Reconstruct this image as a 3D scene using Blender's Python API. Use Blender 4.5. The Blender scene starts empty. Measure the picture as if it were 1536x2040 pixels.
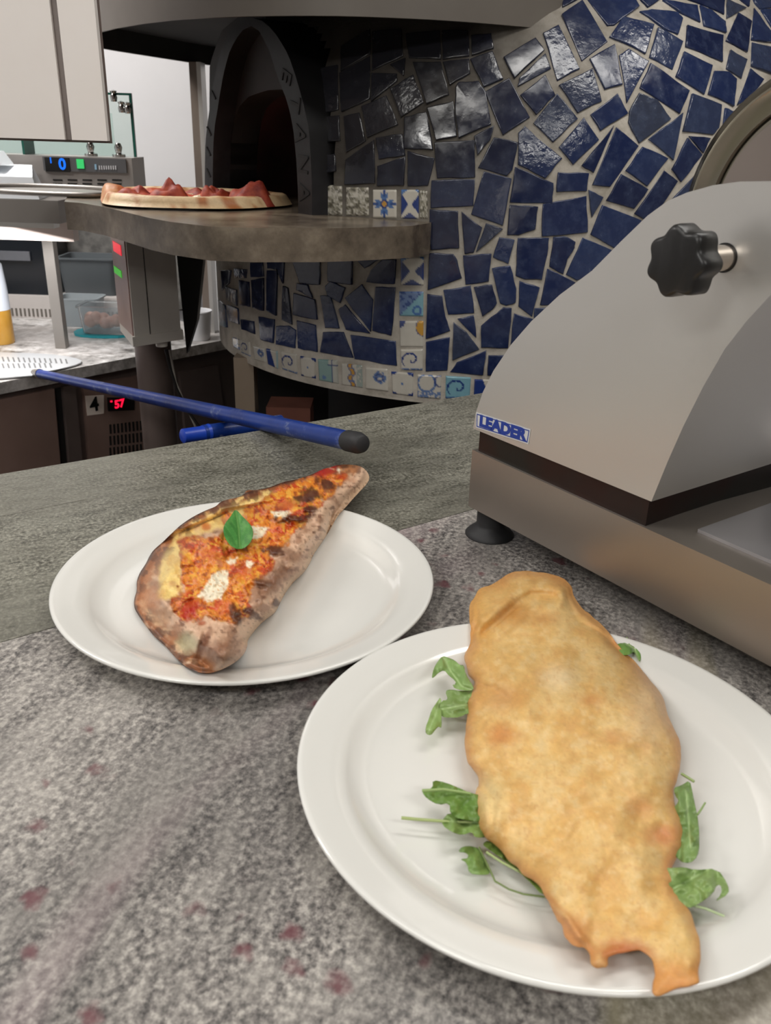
import bpy, bmesh, math, random
import numpy as np
from mathutils import Vector, Matrix
sc = bpy.context.scene
C = sc.collection
R_ = math.radians
random.seed(7)

# ------------------------------------------------------------------ camera
F = 1700.0; PITCH = R_(24.0); ROLL = R_(1.76); H = .383
cp, sp, cr, sr = math.cos(PITCH), math.sin(PITCH), math.cos(ROLL), math.sin(ROLL)
cam_d = bpy.data.cameras.new('camera'); cam = bpy.data.objects.new('camera', cam_d); C.objects.link(cam)
cam_d.sensor_fit = 'HORIZONTAL'; cam_d.sensor_width = 36.0; cam_d.lens = 36.0 * F / 1536.0
cam_d.clip_start = .02; cam_d.clip_end = 30
right0, up0, fwd = Vector((1, 0, 0)), Vector((0, sp, cp)), Vector((0, cp, -sp))
rt = cr * right0 + sr * up0; up = -sr * right0 + cr * up0
M = Matrix((rt, up, -fwd)).transposed().to_4x4(); M.translation = (0, 0, H)
cam.matrix_world = M
cam_d.dof.use_dof = True; cam_d.dof.focus_distance = .95; cam_d.dof.aperture_fstop = 20
sc.camera = cam
# ------------------------------------------------------------------ world, light, exposure
sc.view_settings.view_transform = 'Standard'; sc.view_settings.look = 'None'
sc.view_settings.gamma = 1; sc.view_settings.use_curve_mapping = False
sc.view_settings.exposure = -.60
w = bpy.data.worlds.new('room_air'); sc.world = w; w.use_nodes = True
w.node_tree.nodes['Background'].inputs[0].default_value = (1, .96, .9, 1)
w.node_tree.nodes['Background'].inputs[1].default_value = .15
LAMPS = [  # x, y, sx, sy, watts, colour
    (.60, .95, .9, .3, 11, (1, .985, .95)),
    (-.55, .35, .9, .3, 6, (1, .985, .95)),
    (.9, -.8, .9, .3, 20, (1, .985, .95)),
    (-1.35, 2.15, .5, .9, 52, (1, .97, .95)),
    (1.2, 1.3, .3, .3, 5, (1, .97, .92)),
    (-1.7, 1.1, .9, .3, 26, (1, .98, .95)),  # unseen fill panel, added to brighten the fridge doors
    (-1.1, -.9, .9, .3, 36, (1, .985, .95))]  # unseen fill panel, added to brighten the overhead cabinet's face
CEIL = 1.5
for i, (x, y, sx, sy, p, c) in enumerate(LAMPS):
    l = bpy.data.lights.new('lamp_light', 'AREA'); l.shape = 'RECTANGLE'; l.size = sx; l.size_y = sy
    l.energy = p; l.color = c
    o = bpy.data.objects.new('lamp_light', l); C.objects.link(o); o.location = (x, y, CEIL - .035)

# ------------------------------------------------------------------ projection helpers (pixel of the photo -> point of the place)
def rays(P):
    P = np.atleast_2d(np.asarray(P, float)); x = (P[:, 0] - 768) / F; y = -(P[:, 1] - 1020) / F
    x, y = cr * x - sr * y, sr * x + cr * y
    return np.stack([x, cp + y * sp, -sp + y * cp], 1)
CO = np.array([0, 0, H])
def onz(P, z):
    r = rays(P); return CO + r * ((np.asarray(z) - H) / r[:, 2])[:, None]
def ony(P, Y):
    r = rays(P); return CO + r * (np.asarray(Y) / r[:, 1])[:, None]
def onp(P, p0, n):
    r = rays(P); n = np.asarray(n, float); return CO + r * (((np.asarray(p0) - CO) @ n) / (r @ n))[:, None]
def proj(Q):
    q = np.atleast_2d(np.asarray(Q, float)) - CO
    d = q[:, 1] * cp - q[:, 2] * sp; u = q[:, 1] * sp + q[:, 2] * cp
    x, y = q[:, 0] / d, u / d; x, y = cr * x + sr * y, -sr * x + cr * y
    return np.stack([768 + F * x, 1020 - F * y], 1)
def zm(pts, s, ox, oy): return [(x / s + ox, y / s + oy) for x, y in pts]

# ------------------------------------------------------------------ noise
def _hash(ix, iy, seed):
    n = (ix * 374761393 + iy * 668265263 + seed * 1274126177) & 0xffffffff
    n = ((n ^ (n >> 13)) * 1274126177) & 0xffffffff
    return ((n ^ (n >> 16)) & 0xffff) / 65535.0
def vnoise(x, y, seed=0):
    x = np.asarray(x, float); y = np.asarray(y, float)
    ix = np.floor(x).astype(np.int64); iy = np.floor(y).astype(np.int64); fx = x - ix; fy = y - iy
    fx = fx * fx * (3 - 2 * fx); fy = fy * fy * (3 - 2 * fy)
    a, b, c, d = _hash(ix, iy, seed), _hash(ix + 1, iy, seed), _hash(ix, iy + 1, seed), _hash(ix + 1, iy + 1, seed)
    return (a * (1 - fx) + b * fx) * (1 - fy) + (c * (1 - fx) + d * fx) * fy
def fbm(x, y, seed=0, o=4):
    s = 0; a = .5; t = 0
    for k in range(o):
        s = s + a * vnoise(x * 2 ** k, y * 2 ** k, seed + k * 17); t += a; a *= .55
    return s / t
def sstep(a, b, x): t = np.clip((x - a) / (b - a), 0, 1); return t * t * (3 - 2 * t)

# ------------------------------------------------------------------ colour + material helpers
def lin(c):
    c = np.asarray(c, float) / 255.0
    return np.where(c <= .04045, c / 12.92, ((c + .055) / 1.055) ** 2.4)
def rgba(c): l = lin(c); return (float(l[0]), float(l[1]), float(l[2]), 1)
def mat(name, col=(128, 128, 128), rough=.5, metal=0, emit=None, es=1, **kw):
    m = bpy.data.materials.new(name); m.use_nodes = True; b = m.node_tree.nodes['Principled BSDF']
    b.inputs['Base Color'].default_value = rgba(col); b.inputs['Roughness'].default_value = rough
    b.inputs['Metallic'].default_value = metal
    if emit is not None:
        b.inputs['Emission Color'].default_value = rgba(emit); b.inputs['Emission Strength'].default_value = es
    for k, v in kw.items(): b.inputs[k.replace('_', ' ')].default_value = v
    return m
class NT:
    def __init__(s, m): s.m = m; s.t = m.node_tree; s.b = s.t.nodes['Principled BSDF']
    def n(s, typ, **kw):
        o = s.t.nodes.new(typ)
        for k, v in kw.items(): setattr(o, k, v)
        return o
    def l(s, a, b): s.t.links.new(a, b)
    def coord(s, scale=(1, 1, 1), rot=(0, 0, 0), kind='Object'):
        tc = s.n('ShaderNodeTexCoord'); mp = s.n('ShaderNodeMapping')
        mp.vector_type = 'POINT'; mp.inputs['Scale'].default_value = scale
        r = s.n('ShaderNodeMapping'); r.inputs['Rotation'].default_value = rot
        s.l(tc.outputs[kind], r.inputs[0]); s.l(r.outputs[0], mp.inputs[0]); return mp.outputs[0]
    def noise(s, vec, scale, detail=3, rough=.55, dist=0):
        o = s.n('ShaderNodeTexNoise'); o.inputs['Scale'].default_value = scale; o.inputs['Detail'].default_value = detail
        o.inputs['Roughness'].default_value = rough; o.inputs['Distortion'].default_value = dist
        if vec is not None: s.l(vec, o.inputs['Vector'])
        return o.outputs['Fac']
    def ramp(s, fac, stops, interp='LINEAR'):
        o = s.n('ShaderNodeValToRGB'); e = o.color_ramp.elements; o.color_ramp.interpolation = interp
        while len(e) < len(stops): e.new(.5)
        for i, (p, c) in enumerate(stops):
            e[i].position = p; e[i].color = rgba(c) if hasattr(c, '__len__') else (c, c, c, 1)
        s.l(fac, o.inputs[0]); return o.outputs['Color']
    def mix(s, f, a, b, mode='MIX'):
        o = s.n('ShaderNodeMix', data_type='RGBA', blend_type=mode)
        for sock, v in ((o.inputs[0], f), (o.inputs[6], a), (o.inputs[7], b)):
            if hasattr(v, 'is_linked'): s.l(v, sock)
            elif hasattr(v, '__len__'): sock.default_value = rgba(v)
            else: sock.default_value = v
        return o.outputs[2]
    def bump(s, h, strength=.2, dist=.002):
        o = s.n('ShaderNodeBump'); o.inputs['Strength'].default_value = strength; o.inputs['Distance'].default_value = dist
        s.l(h, o.inputs['Height']); s.l(o.outputs[0], s.b.inputs['Normal'])
    def base(s, c): s.l(c, s.b.inputs['Base Color'])
    def rough(s, c): s.l(c, s.b.inputs['Roughness'])
def noisy(name, c1, c2, scale, rough=.5, metal=0, bump=0, detail=4, stretch=(1, 1, 1), lo=.35, hi=.65):
    m = mat(name, c1, rough, metal); t = NT(m); v = t.coord(stretch); f = t.noise(v, scale, detail)
    t.base(t.ramp(f, [(lo, c1), (hi, c2)]))
    if bump: t.bump(f, bump, .003)
    return m
def vcol_mat(name, rough=.5, bump_scale=0, bump=.3, dist=.002, fine=0, **kw):
    m = mat(name, (200, 200, 200), rough, **kw); t = NT(m)
    a = t.n('ShaderNodeVertexColor'); a.layer_name = 'Col'; col = a.outputs['Color']
    if fine:
        f = t.noise(t.coord(), fine, 4, .65); col = t.mix(1.0, col, t.ramp(f, [(.3, .88), (.7, 1.0)]), 'MULTIPLY')
    t.base(col)
    if bump_scale: t.bump(t.noise(t.coord(), bump_scale, 4, .6), bump, dist)
    return m

# ------------------------------------------------------------------ object helpers
def link(o, parent=None):
    C.objects.link(o)
    if parent is not None: o.parent = parent; o.matrix_parent_inverse = Matrix.Translation(-Vector(parent.location))
    return o
def empty(name, loc, label, cat, group=None):
    o = bpy.data.objects.new(name, None); o.empty_display_size = .02; o.location = loc; C.objects.link(o)
    tag(o, label, cat, group); return o
def tag(o, label, cat, group=None):
    o['label'] = label; o['category'] = cat
    if group: o['group'] = group
    return o
def mesh(name, verts, faces, m, parent=None, smooth=False, colors=None):
    me = bpy.data.meshes.new(name); me.from_pydata([tuple(map(float, v)) for v in verts], [], [tuple(map(int, f)) for f in faces])
    me.materials.append(m); me.update()
    if smooth: me.polygons.foreach_set('use_smooth', [True] * len(me.polygons))
    if colors is not None:
        at = me.color_attributes.new('Col', 'FLOAT_COLOR', 'POINT')
        c = np.ones((len(verts), 4), np.float32); c[:, :3] = colors; at.data.foreach_set('color', c.ravel())
    return link(bpy.data.objects.new(name, me), parent)
def bmobj(name, bm, m, parent=None, smooth=False, bevel=0, seg=2):
    if bevel: bmesh.ops.bevel(bm, geom=[e for e in bm.edges if len(e.link_faces) == 2 and e.calc_face_angle(0) > .5], offset=bevel, segments=seg, affect='EDGES', profile=.6)
    bmesh.ops.recalc_face_normals(bm, faces=bm.faces)
    me = bpy.data.meshes.new(name); bm.to_mesh(me); bm.free(); me.materials.append(m)
    o = link(bpy.data.objects.new(name, me), parent)
    if smooth: smooth_by_angle(me, smooth if smooth is not True else 40)
    return o
def smooth_by_angle(me, deg):
    me.polygons.foreach_set('use_smooth', [True] * len(me.polygons))
    bm = bmesh.new(); bm.from_mesh(me); lim = R_(deg)
    for e in bm.edges: e.smooth = len(e.link_faces) == 2 and e.calc_face_angle(0) < lim
    bm.to_mesh(me); bm.free()
def prism(bm, ring_a, ring_b):
    a = [bm.verts.new(tuple(map(float, p))) for p in ring_a]; b = [bm.verts.new(tuple(map(float, p))) for p in ring_b]; n = len(a)
    bm.faces.new(a); bm.faces.new(b[::-1])
    for i in range(n): bm.faces.new((a[i], b[i], b[(i + 1) % n], a[(i + 1) % n]))
    return bm
def slab_bm(poly_xy, z0, z1, bm=None):
    return prism(bm or bmesh.new(), [(p[0], p[1], z0) for p in poly_xy], [(p[0], p[1], z1) for p in poly_xy])
def box_bm(x0, x1, y0, y1, z0, z1, bm=None):
    return slab_bm([(x0, y0), (x1, y0), (x1, y1), (x0, y1)], z0, z1, bm)
def box(name, x0, x1, y0, y1, z0, z1, m, parent=None, bevel=0):
    return bmobj(name, box_bm(x0, x1, y0, y1, z0, z1), m, parent, bevel=bevel)
def tube_bm(pts, rad, seg=14, bm=None, cap=True):
    bm = bm or bmesh.new(); pts = [Vector(tuple(map(float, p))) for p in pts]; n = len(pts)
    rad = rad if hasattr(rad, '__len__') else [rad] * n; rings = []
    ref = None
    for i, p in enumerate(pts):
        t = (pts[min(i + 1, n - 1)] - pts[max(i - 1, 0)]).normalized()
        if ref is None: ref = t.orthogonal().normalized()
        a = (ref - t * ref.dot(t)).normalized(); ref = a; b = t.cross(a)
        rings.append([bm.verts.new(p + (a * math.cos(2 * math.pi * k / seg) + b * math.sin(2 * math.pi * k / seg)) * rad[i]) for k in range(seg)])
    for i in range(n - 1):
        for k in range(seg): bm.faces.new((rings[i][k], rings[i][(k + 1) % seg], rings[i + 1][(k + 1) % seg], rings[i + 1][k]))
    if cap: bm.faces.new(rings[0][::-1]); bm.faces.new(rings[-1])
    return bm
def lathe(name, prof, loc, m, parent=None, seg=64, smooth=40):
    bm = bmesh.new(); rings = []
    for r, z in prof:
        rings.append([bm.verts.new((loc[0] + r * math.cos(2 * math.pi * k / seg), loc[1] + r * math.sin(2 * math.pi * k / seg), loc[2] + z)) for k in range(seg)] if r > 1e-6
                     else [bm.verts.new((loc[0], loc[1], loc[2] + z))])
    for a, b in zip(rings, rings[1:]):
        for k in range(seg):
            k2 = (k + 1) % seg
            if len(a) == 1 and len(b) == 1: continue
            if len(a) == 1: bm.faces.new((a[0], b[k], b[k2]))
            elif len(b) == 1: bm.faces.new((a[k], b[0], a[k2]))
            else: bm.faces.new((a[k], a[k2], b[k2], b[k]))
    return bmobj(name, bm, m, parent, smooth=smooth)
def struct(o): o['kind'] = 'structure'; return o
def text_mesh(name, s, size, depth, m, parent, origin, ax, ay, bold=0, align='CENTER'):
    cu = bpy.data.curves.new(name, 'FONT'); cu.body = s; cu.size = size; cu.extrude = depth / 2; cu.offset = bold
    cu.align_x = align; cu.align_y = 'CENTER'; cu.resolution_u = 3
    to = bpy.data.objects.new(name, cu); C.objects.link(to); dg = bpy.context.evaluated_depsgraph_get()
    me = bpy.data.meshes.new_from_object(to.evaluated_get(dg)); bpy.data.objects.remove(to)
    ax = Vector(ax).normalized(); ay = Vector(ay).normalized(); az = ax.cross(ay)
    T = Matrix((ax, ay, az)).transposed().to_4x4(); T.translation = Vector(origin); me.transform(T)
    me.materials.clear(); me.materials.append(m); me.name = name
    return link(bpy.data.objects.new(name, me), parent)
def poly_sd(P, poly):
    """signed distance (inside positive) and nearest boundary point of 2D points to a closed polygon"""
    P = np.asarray(P, float); A = np.asarray(poly, float); B = np.roll(A, -1, 0)
    best = np.full(len(P), 1e18); near = np.zeros_like(P); inside = np.zeros(len(P), bool)
    for a, b in zip(A, B):
        ab = b - a; t = np.clip(((P - a) @ ab) / max(ab @ ab, 1e-12), 0, 1); q = a + t[:, None] * ab
        d = ((P - q) ** 2).sum(1); k = d < best; best[k] = d[k]; near[k] = q[k]
        if a[1] != b[1]:
            c = ((a[1] > P[:, 1]) != (b[1] > P[:, 1])) & (P[:, 0] < (b[0] - a[0]) * (P[:, 1] - a[1]) / (b[1] - a[1]) + a[0]); inside ^= c
    d = np.sqrt(best); return np.where(inside, d, -d), near
def smooth_poly(poly, it=2):
    P = np.asarray(poly, float)
    for _ in range(it):
        Q = np.roll(P, -1, 0); P = np.stack([.75 * P + .25 * Q, .25 * P + .75 * Q], 1).reshape(-1, 2)
    return P
def plate_z(X, c):
    r = np.hypot(X[:, 0] - c[0], X[:, 1] - c[1])
    return np.interp(r, [0, .118, .127, .1335, .1385, .146, .156, .1615, .164], [.005, .0058, .0082, .0128, .0160, .0178, .0202, .0218, .0226])
def pix_solid(name, outline, step, top_f, bot_f, col_f, m, parent=None, plate_c=None):
    """closed solid whose upper surface fills the traced outline; every vertex gets its own height"""
    O = np.asarray(outline); x0, y0 = O.min(0) - step; x1, y1 = O.max(0) + step
    nx = int((x1 - x0) / step) + 2; ny = int((y1 - y0) / step) + 2
    gx, gy = np.meshgrid(x0 + np.arange(nx) * step, y0 + np.arange(ny) * step); P = np.stack([gx.ravel(), gy.ravel()], 1)
    sd, near = poly_sd(P, O); ins = sd > 0; g = ins.reshape(ny, nx)
    cell = g[:-1, :-1] | g[1:, :-1] | g[:-1, 1:] | g[1:, 1:]
    ids = np.arange(nx * ny).reshape(ny, nx); q = np.stack([ids[:-1, :-1], ids[1:, :-1], ids[1:, 1:], ids[:-1, 1:]], -1)[cell]
    used = np.unique(q); P = P.copy(); out = used[~ins[used]]; P[out] = near[out]; sd2 = np.maximum(sd, 0)
    remap = -np.ones(nx * ny, int); remap[used] = np.arange(len(used)); q = remap[q]; P = P[used]; d = sd2[used]
    zt = top_f(P, d); T = onz(P, zt); col = col_f(P, d)
    isb = d <= 0; zlow = bot_f(P, d)
    if plate_c is not None:
        for _ in range(6):
            fl = plate_z(T, plate_c) + .0012; zt = np.maximum(zt, fl + .0015 + .004 * sstep(0, 12, d)); T = onz(P, zt)
        zlow = np.maximum(zlow, fl)
    zb = np.minimum(zlow, zt); Bm = onz(P, zb)
    n = len(P); bid = np.where(isb, np.arange(n), n + np.cumsum(~isb) - 1)
    V = np.vstack([T, Bm[~isb]]); cc = np.vstack([col, col[~isb]])
    faces = [list(dict.fromkeys(f)) for f in q.tolist()] + [list(dict.fromkeys(f[::-1])) for f in bid[q].tolist()]
    bset = set(np.nonzero(isb)[0].tolist()); seen = set(); ff = []
    for f in faces:
        if len(f) < 3: continue
        if all(i in bset for i in f):
            k = frozenset(f)
            if k in seen: continue
            seen.add(k)
        ff.append(f)
    return mesh(name, V, ff, m, parent, True, cc)

# ------------------------------------------------------------------ materials
def steel(name, c=(150, 148, 145), rough=.34, brush=(1, 1, 1), bs=.05):
    m = mat(name, c, rough, .72); t = NT(m); v = t.coord(brush); f = t.noise(v, 60, 3)
    t.rough(t.ramp(f, [(.3, rough - .015), (.7, rough + .02)])); 
    f2 = t.noise(t.coord(), 3.5, 3); t.base(t.mix(t.ramp(f2, [(.4, 0.0), (.65, .12)]), c, tuple(v * .88 for v in c))); return m
M_steel = steel('brushed_steel', (212, 210, 206), .34, (1, 1, 14))
M_steel_base = steel('base_steel', (158, 150, 142), .36, (1, 1, 10))
M_steel_dull = steel('dull_steel', (150, 145, 140), .42)
M_steel_dark = noisy('dark_steel', (104, 92, 88), (116, 103, 98), 5, .45, .35)
M_black = mat('black_plastic', (22, 21, 21), .38)
M_rubber = mat('black_rubber', (38, 38, 40), .6)
M_dark = mat('dark_void', (14, 12, 12), .8)
M_white = mat('porcelain', (228, 227, 222), .12, Coat_Weight=.5, Coat_Roughness=.05)
M_wallw = noisy('white_wall', (205, 204, 206), (214, 213, 214), 2, .35)
M_dkgrey = noisy('grey_paint', (96, 90, 84), (108, 102, 95), 4, .45)
M_cab = noisy('cabinet_enamel', (240, 232, 227), (245, 239, 235), 5, .4)
M_blue = noisy('blue_plastic', (16, 46, 118), (24, 58, 138), 30, .35); _t = NT(M_blue); _c = _t.mix(_t.ramp(_t.noise(_t.coord((1, 1, 1)), 26, 6, .75), [(.56, 0.0), (.68, .5)]), _t.ramp(_t.noise(_t.coord(), 30, 3), [(.3, (16, 46, 118)), (.7, (24, 58, 138))]), (170, 178, 190)); _t.base(_c)
M_clear = mat('clear_plastic', (228, 232, 234), .12, 0, Transmission_Weight=.9, IOR=1.1)

def granite(name, rot, dark, mid, light, pink, spots, stretch, gs):
    m = mat(name, mid, .32); t = NT(m); v = t.coord(stretch, (0, 0, rot))
    v1 = t.coord((1, 1, 1), (0, 0, rot))
    big = t.noise(v, 5.5, 4, .6, .4); fine = t.noise(v1, gs, 5, .68, 0); fine2 = t.noise(v, gs * .2, 5, .7, 0)
    c = t.ramp(fine, [(.36, dark), (.5, mid), (.66, light)])
    c = t.mix(t.ramp(fine2, [(.45, 0.0), (.68, .42)]), c, light); c = t.mix(t.ramp(fine2, [(.32, .45), (.46, 0.0)]), c, dark)
    c = t.mix(t.ramp(big, [(.38, .75), (.52, 0.0)]), c, t.mix(.55, c, dark)); c = t.mix(t.ramp(t.noise(v, 7.5, 4, .6, .4), [(.5, 0.0), (.66, .5)]), c, t.mix(.45, c, light))
    c = t.mix(t.ramp(t.noise(v, 3.1, 3, .5, .8), [(.48, 0.0), (.62, .5)]), c, pink)
    if spots:
        vw = t.n('ShaderNodeVectorMath', operation='ADD'); nz = t.n('ShaderNodeTexNoise'); nz.inputs['Scale'].default_value = 75
        sc_ = t.n('ShaderNodeVectorMath', operation='SCALE'); sc_.inputs['Scale'].default_value = .016
        t.l(v1, nz.inputs['Vector']); t.l(nz.outputs['Color'], sc_.inputs[0]); t.l(v1, vw.inputs[0]); t.l(sc_.outputs[0], vw.inputs[1])
        vo = t.n('ShaderNodeTexVoronoi'); vo.inputs['Scale'].default_value = 38; t.l(vw.outputs[0], vo.inputs['Vector'])
        near = t.ramp(vo.outputs['Distance'], [(.13, 1.0), (.30, 0.0)])
        sel = t.n('ShaderNodeSeparateColor'); t.l(vo.outputs['Color'], sel.inputs[0]); pick = t.ramp(sel.outputs[0], [(.56, 0.0), (.60, 1.0)])
        mm = t.n('ShaderNodeMath', operation='MULTIPLY'); t.l(near, mm.inputs[0]); t.l(pick, mm.inputs[1])
        m2 = t.n('ShaderNodeMath', operation='MULTIPLY'); t.l(mm.outputs[0], m2.inputs[0]); m2.inputs[1].default_value = .8
        c = t.mix(m2.outputs[0], c, spots)
        vein = t.noise(t.coord((.3, 3.4, 1), (0, 0, rot)), 1.9, 3, .5, .5)
        c = t.mix(t.ramp(vein, [(.60, 0.0), (.64, .6), (.69, .0)]), c, (176, 168, 140))
    t.base(c); t.rough(t.ramp(fine, [(.3, .30), (.7, .42)])); t.bump(fine, .05, .001); return m
M_gran = granite('streaked_granite', R_(-76), (64, 62, 62), (134, 129, 125), (196, 190, 182), (158, 140, 142), (104, 56, 64), (.5, 1.3, 1), 210)
M_gran2 = granite('greenish_granite', R_(-30), (56, 55, 48), (112, 110, 99), (166, 164, 151), (116, 113, 102), None, (.6, 1.5, 1), 270)
M_gran3 = granite('pale_granite', 0, (84, 80, 76), (176, 172, 168), (228, 226, 224), (200, 194, 190), None, (1, 1, 1), 30)

M_tile = mat('blue_glaze', (24, 44, 100), .13, Specular_IOR_Level=.6)
_t = NT(M_tile); oi = _t.n('ShaderNodeObjectInfo')
def soot_shade_mask(t, v):  # soot together with the hood's shade, both painted into the colour
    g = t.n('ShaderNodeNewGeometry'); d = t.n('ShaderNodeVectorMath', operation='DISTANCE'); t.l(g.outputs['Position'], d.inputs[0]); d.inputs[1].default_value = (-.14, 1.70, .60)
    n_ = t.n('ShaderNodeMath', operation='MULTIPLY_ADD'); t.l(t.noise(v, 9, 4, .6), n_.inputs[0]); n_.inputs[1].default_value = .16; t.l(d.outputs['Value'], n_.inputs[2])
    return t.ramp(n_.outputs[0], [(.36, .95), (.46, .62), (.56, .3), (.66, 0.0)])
_c = _t.ramp(oi.outputs['Random'], [(0, (22, 32, 66)), (.5, (30, 42, 80)), (.85, (40, 54, 92)), (1, (56, 62, 80))])
_v = _t.coord(); _f = _t.noise(_v, 46, 5, .65); _c = _t.mix(_t.ramp(_f, [(.45, 0.0), (.75, .4)]), _c, (78, 92, 122))
_c = _t.mix(soot_shade_mask(_t, _v), _c, (34, 33, 34))
_t.base(_c); _b = _t.n('ShaderNodeBump'); _b.inputs['Distance'].default_value = .002; _t.l(_t.noise(_v, 85, 3, .5), _b.inputs['Height']); _t.l(_b.outputs[0], _t.b.inputs['Normal'])
_t.l(_t.ramp(oi.outputs['Random'], [(0, .05), (.6, .12), (.75, .5), (1, .7)]), _b.inputs['Strength'])
_t.l(_t.ramp(_f, [(.4, .12), (.7, .30)]), _t.b.inputs['Roughness'])
M_print = vcol_mat('painted_glaze', .14, 60, .12, .001, Coat_Weight=.4)
M_grout = mat('grout', (150, 138, 122), .9); _t = NT(M_grout); _v = _t.coord()
_c = _t.ramp(_t.noise(_v, 22, 5, .65), [(.3, (158, 150, 137)), (.6, (198, 191, 180)), (.8, (176, 163, 143))])
_c = _t.mix(soot_shade_mask(_t, _v), _c, (34, 28, 23)); _t.base(_c)
_t.bump(_t.noise(_v, 90, 4, .7), .4, .003)
M_stone = mat('worn_stone', (95, 86, 76), .24); _t = NT(M_stone); _v = _t.coord()
_c = _t.ramp(_t.noise(_v, 11, 6, .65), [(.3, (66, 57, 49)), (.5, (108, 97, 84)), (.72, (148, 135, 118))]); _t.base(_c)
_t.bump(_t.noise(_v, 40, 5, .7), .25, .004)
M_soot = noisy('sooty_iron', (26, 24, 24), (44, 41, 41), 9, .6, 0, .2)
M_arch = mat('grey_arch_iron', (60, 58, 62), .45, .3); _t = NT(M_arch); _v = _t.coord(); _c = _t.ramp(_t.noise(_v, 14, 4, .6), [(.35, (52, 50, 54)), (.65, (74, 72, 77))])
_c_arch = _c; _t.bump(_t.noise(_v, 30, 4, .6), .15, .003)
M_brick = noisy('sooty_brick', (30, 18, 17), (70, 34, 34), 6, .85, 0, .4)

# ================================================================== the room
u = np.array([.829, .56, 0]); v = np.array([-.56, .829, 0])
struct(box('floor', -3.2, 3.2, -2.6, 3.2, -1.06, -1.0, noisy('floor_tiles', (70, 62, 56), (84, 76, 68), 3, .5)))
struct(box('wall_back', -3.2, 3.2, 3.12, 3.2, -1.0, CEIL, M_wallw))
struct(box('wall_left', -3.28, -3.2, -2.6, 3.2, -1.0, CEIL, M_wallw))
struct(box('wall_right', 3.2, 3.28, -2.6, 3.2, -1.0, CEIL, noisy('warm_plaster', (206, 204, 200), (216, 214, 210), 2, .8)))
struct(box('wall_front', -3.2, 3.2, -2.68, -2.6, -1.0, CEIL, noisy('warm_plaster_front', (192, 188, 182), (204, 200, 194), 2, .8)))
struct(box('ceiling', -3.2, 3.2, -2.6, 3.2, CEIL, CEIL + .05, noisy('ceiling_paint', (200, 198, 194), (208, 206, 202), 2, .9)))
M_diff = mat('lamp_diffuser', (240, 240, 240), .4, emit=(255, 248, 236), es=2.5)
for i, (x, y, sx, sy, p, c) in enumerate(LAMPS):
    e = empty('ceiling_light', (x, y, CEIL - .03), ['rectangular ceiling panel above the meat slicer', 'rectangular ceiling panel above the two plates', 'rectangular ceiling panel behind the photographer', 'rectangular ceiling panel over the back kitchen counter', 'small square ceiling panel right of the meat slicer', 'added fill panel for the fridge doors, left of the overhead cabinet', 'added fill panel for the overhead cabinet, behind and left of the photographer'][i], 'light', 'ceiling lights out of the frame')
    box('diffuser', x - sx / 2, x + sx / 2, y - sy / 2, y + sy / 2, CEIL - .022, CEIL - .012, M_diff, e)
    b = bmesh.new()
    for q in ((x - sx / 2 - .02, x + sx / 2 + .02, y - sy / 2 - .02, y - sy / 2), (x - sx / 2 - .02, x + sx / 2 + .02, y + sy / 2, y + sy / 2 + .02), (x - sx / 2 - .02, x - sx / 2, y - sy / 2, y + sy / 2), (x + sx / 2, x + sx / 2 + .02, y - sy / 2, y + sy / 2)):
        box_bm(*q, CEIL - .025, CEIL, b)
    bmobj('frame', b, M_white, e)

# ================================================================== the granite bar counter
E0 = np.array([.151, 1.347]); J0 = np.array([.099, .875]); ju = np.array([.807, .59]); ju /= np.linalg.norm(ju)
def L2(p, d, s): return (p[0] + d[0] * s, p[1] + d[1] * s)
cn = empty('granite_counter', (0, .6, -.03), 'long grey granite bar counter under the plates and the slicer', 'counter')
bmobj('granite_slab', slab_bm([L2(E0, u, -2.2), L2(E0, u, 1.5), L2(J0 + np.array([-.00059, .0008]), ju, 1.6), L2(J0 + np.array([-.00059, .0008]), ju, -2.0)], -.03, 0), M_gran2, cn, bevel=.0007)['label'] = 'greenish grey back slab with fine grain'
bmobj('granite_slab', slab_bm([L2(J0, ju, -2.0), L2(J0, ju, 1.6), (1.9, .1), (1.9, -.35), (-1.7, -.35)], -.03, 0), M_gran, cn, bevel=.0007)['label'] = 'streaked grey front slab with dark red flecks'
bmobj('base_cabinet', slab_bm([L2(E0 + v[:2] * -.05, u, -2.1), L2(E0 + v[:2] * -.05, u, 1.4), (1.7, -.2), (-1.5, -.2)], -1.0, -.031), M_steel_dark, cn)
# pale scratch line in the back slab is a joint filler strip
sj = onz([(0, 1029), (172, 994)], .0004)
mesh('joint_strip', [sj[0] + (-.02, -.013, 0), sj[1], sj[1] + (0, .0013, 0), sj[0] + (-.02, -.0117, 0)], [(0, 1, 2, 3)], mat('pale_filler', (146, 142, 132), .6), cn)

# ================================================================== plates
PZ = .022; PR = .165
def plate(c, label):
    prof = [(0, .005), (.05, .005), (.1, .0052), (.118, .0058), (.127, .0082), (.1335, .0128), (.1385, .0160), (.146, .0178), (.156, .0202), (.1615, .0218), (.1640, .0222), (.1652, .0213), (.1650, .0196), (.162, .0180), (.150, .0135), (.135, .0070), (.118, .002), (.108, .0005), (.100, .0005), (.098, .002), (0, .002)]
    o = lathe('plate', prof, (c[0], c[1], 0), M_white, None, 128, 60)
    me = o.data; me.transform(Matrix.Translation((-c[0], -c[1], 0))); o.location = (c[0], c[1], 0.0002)
    tag(o, label, 'plate', 'white pizza plates on the counter'); return o
c1 = np.array([-.1208, .6677]); c2 = np.array([.1142, .4358])
plate(c1, 'white round plate under the baked calzone with tomato and basil')
plate(c2, 'white round plate under the golden fried calzone and rocket')

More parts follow.
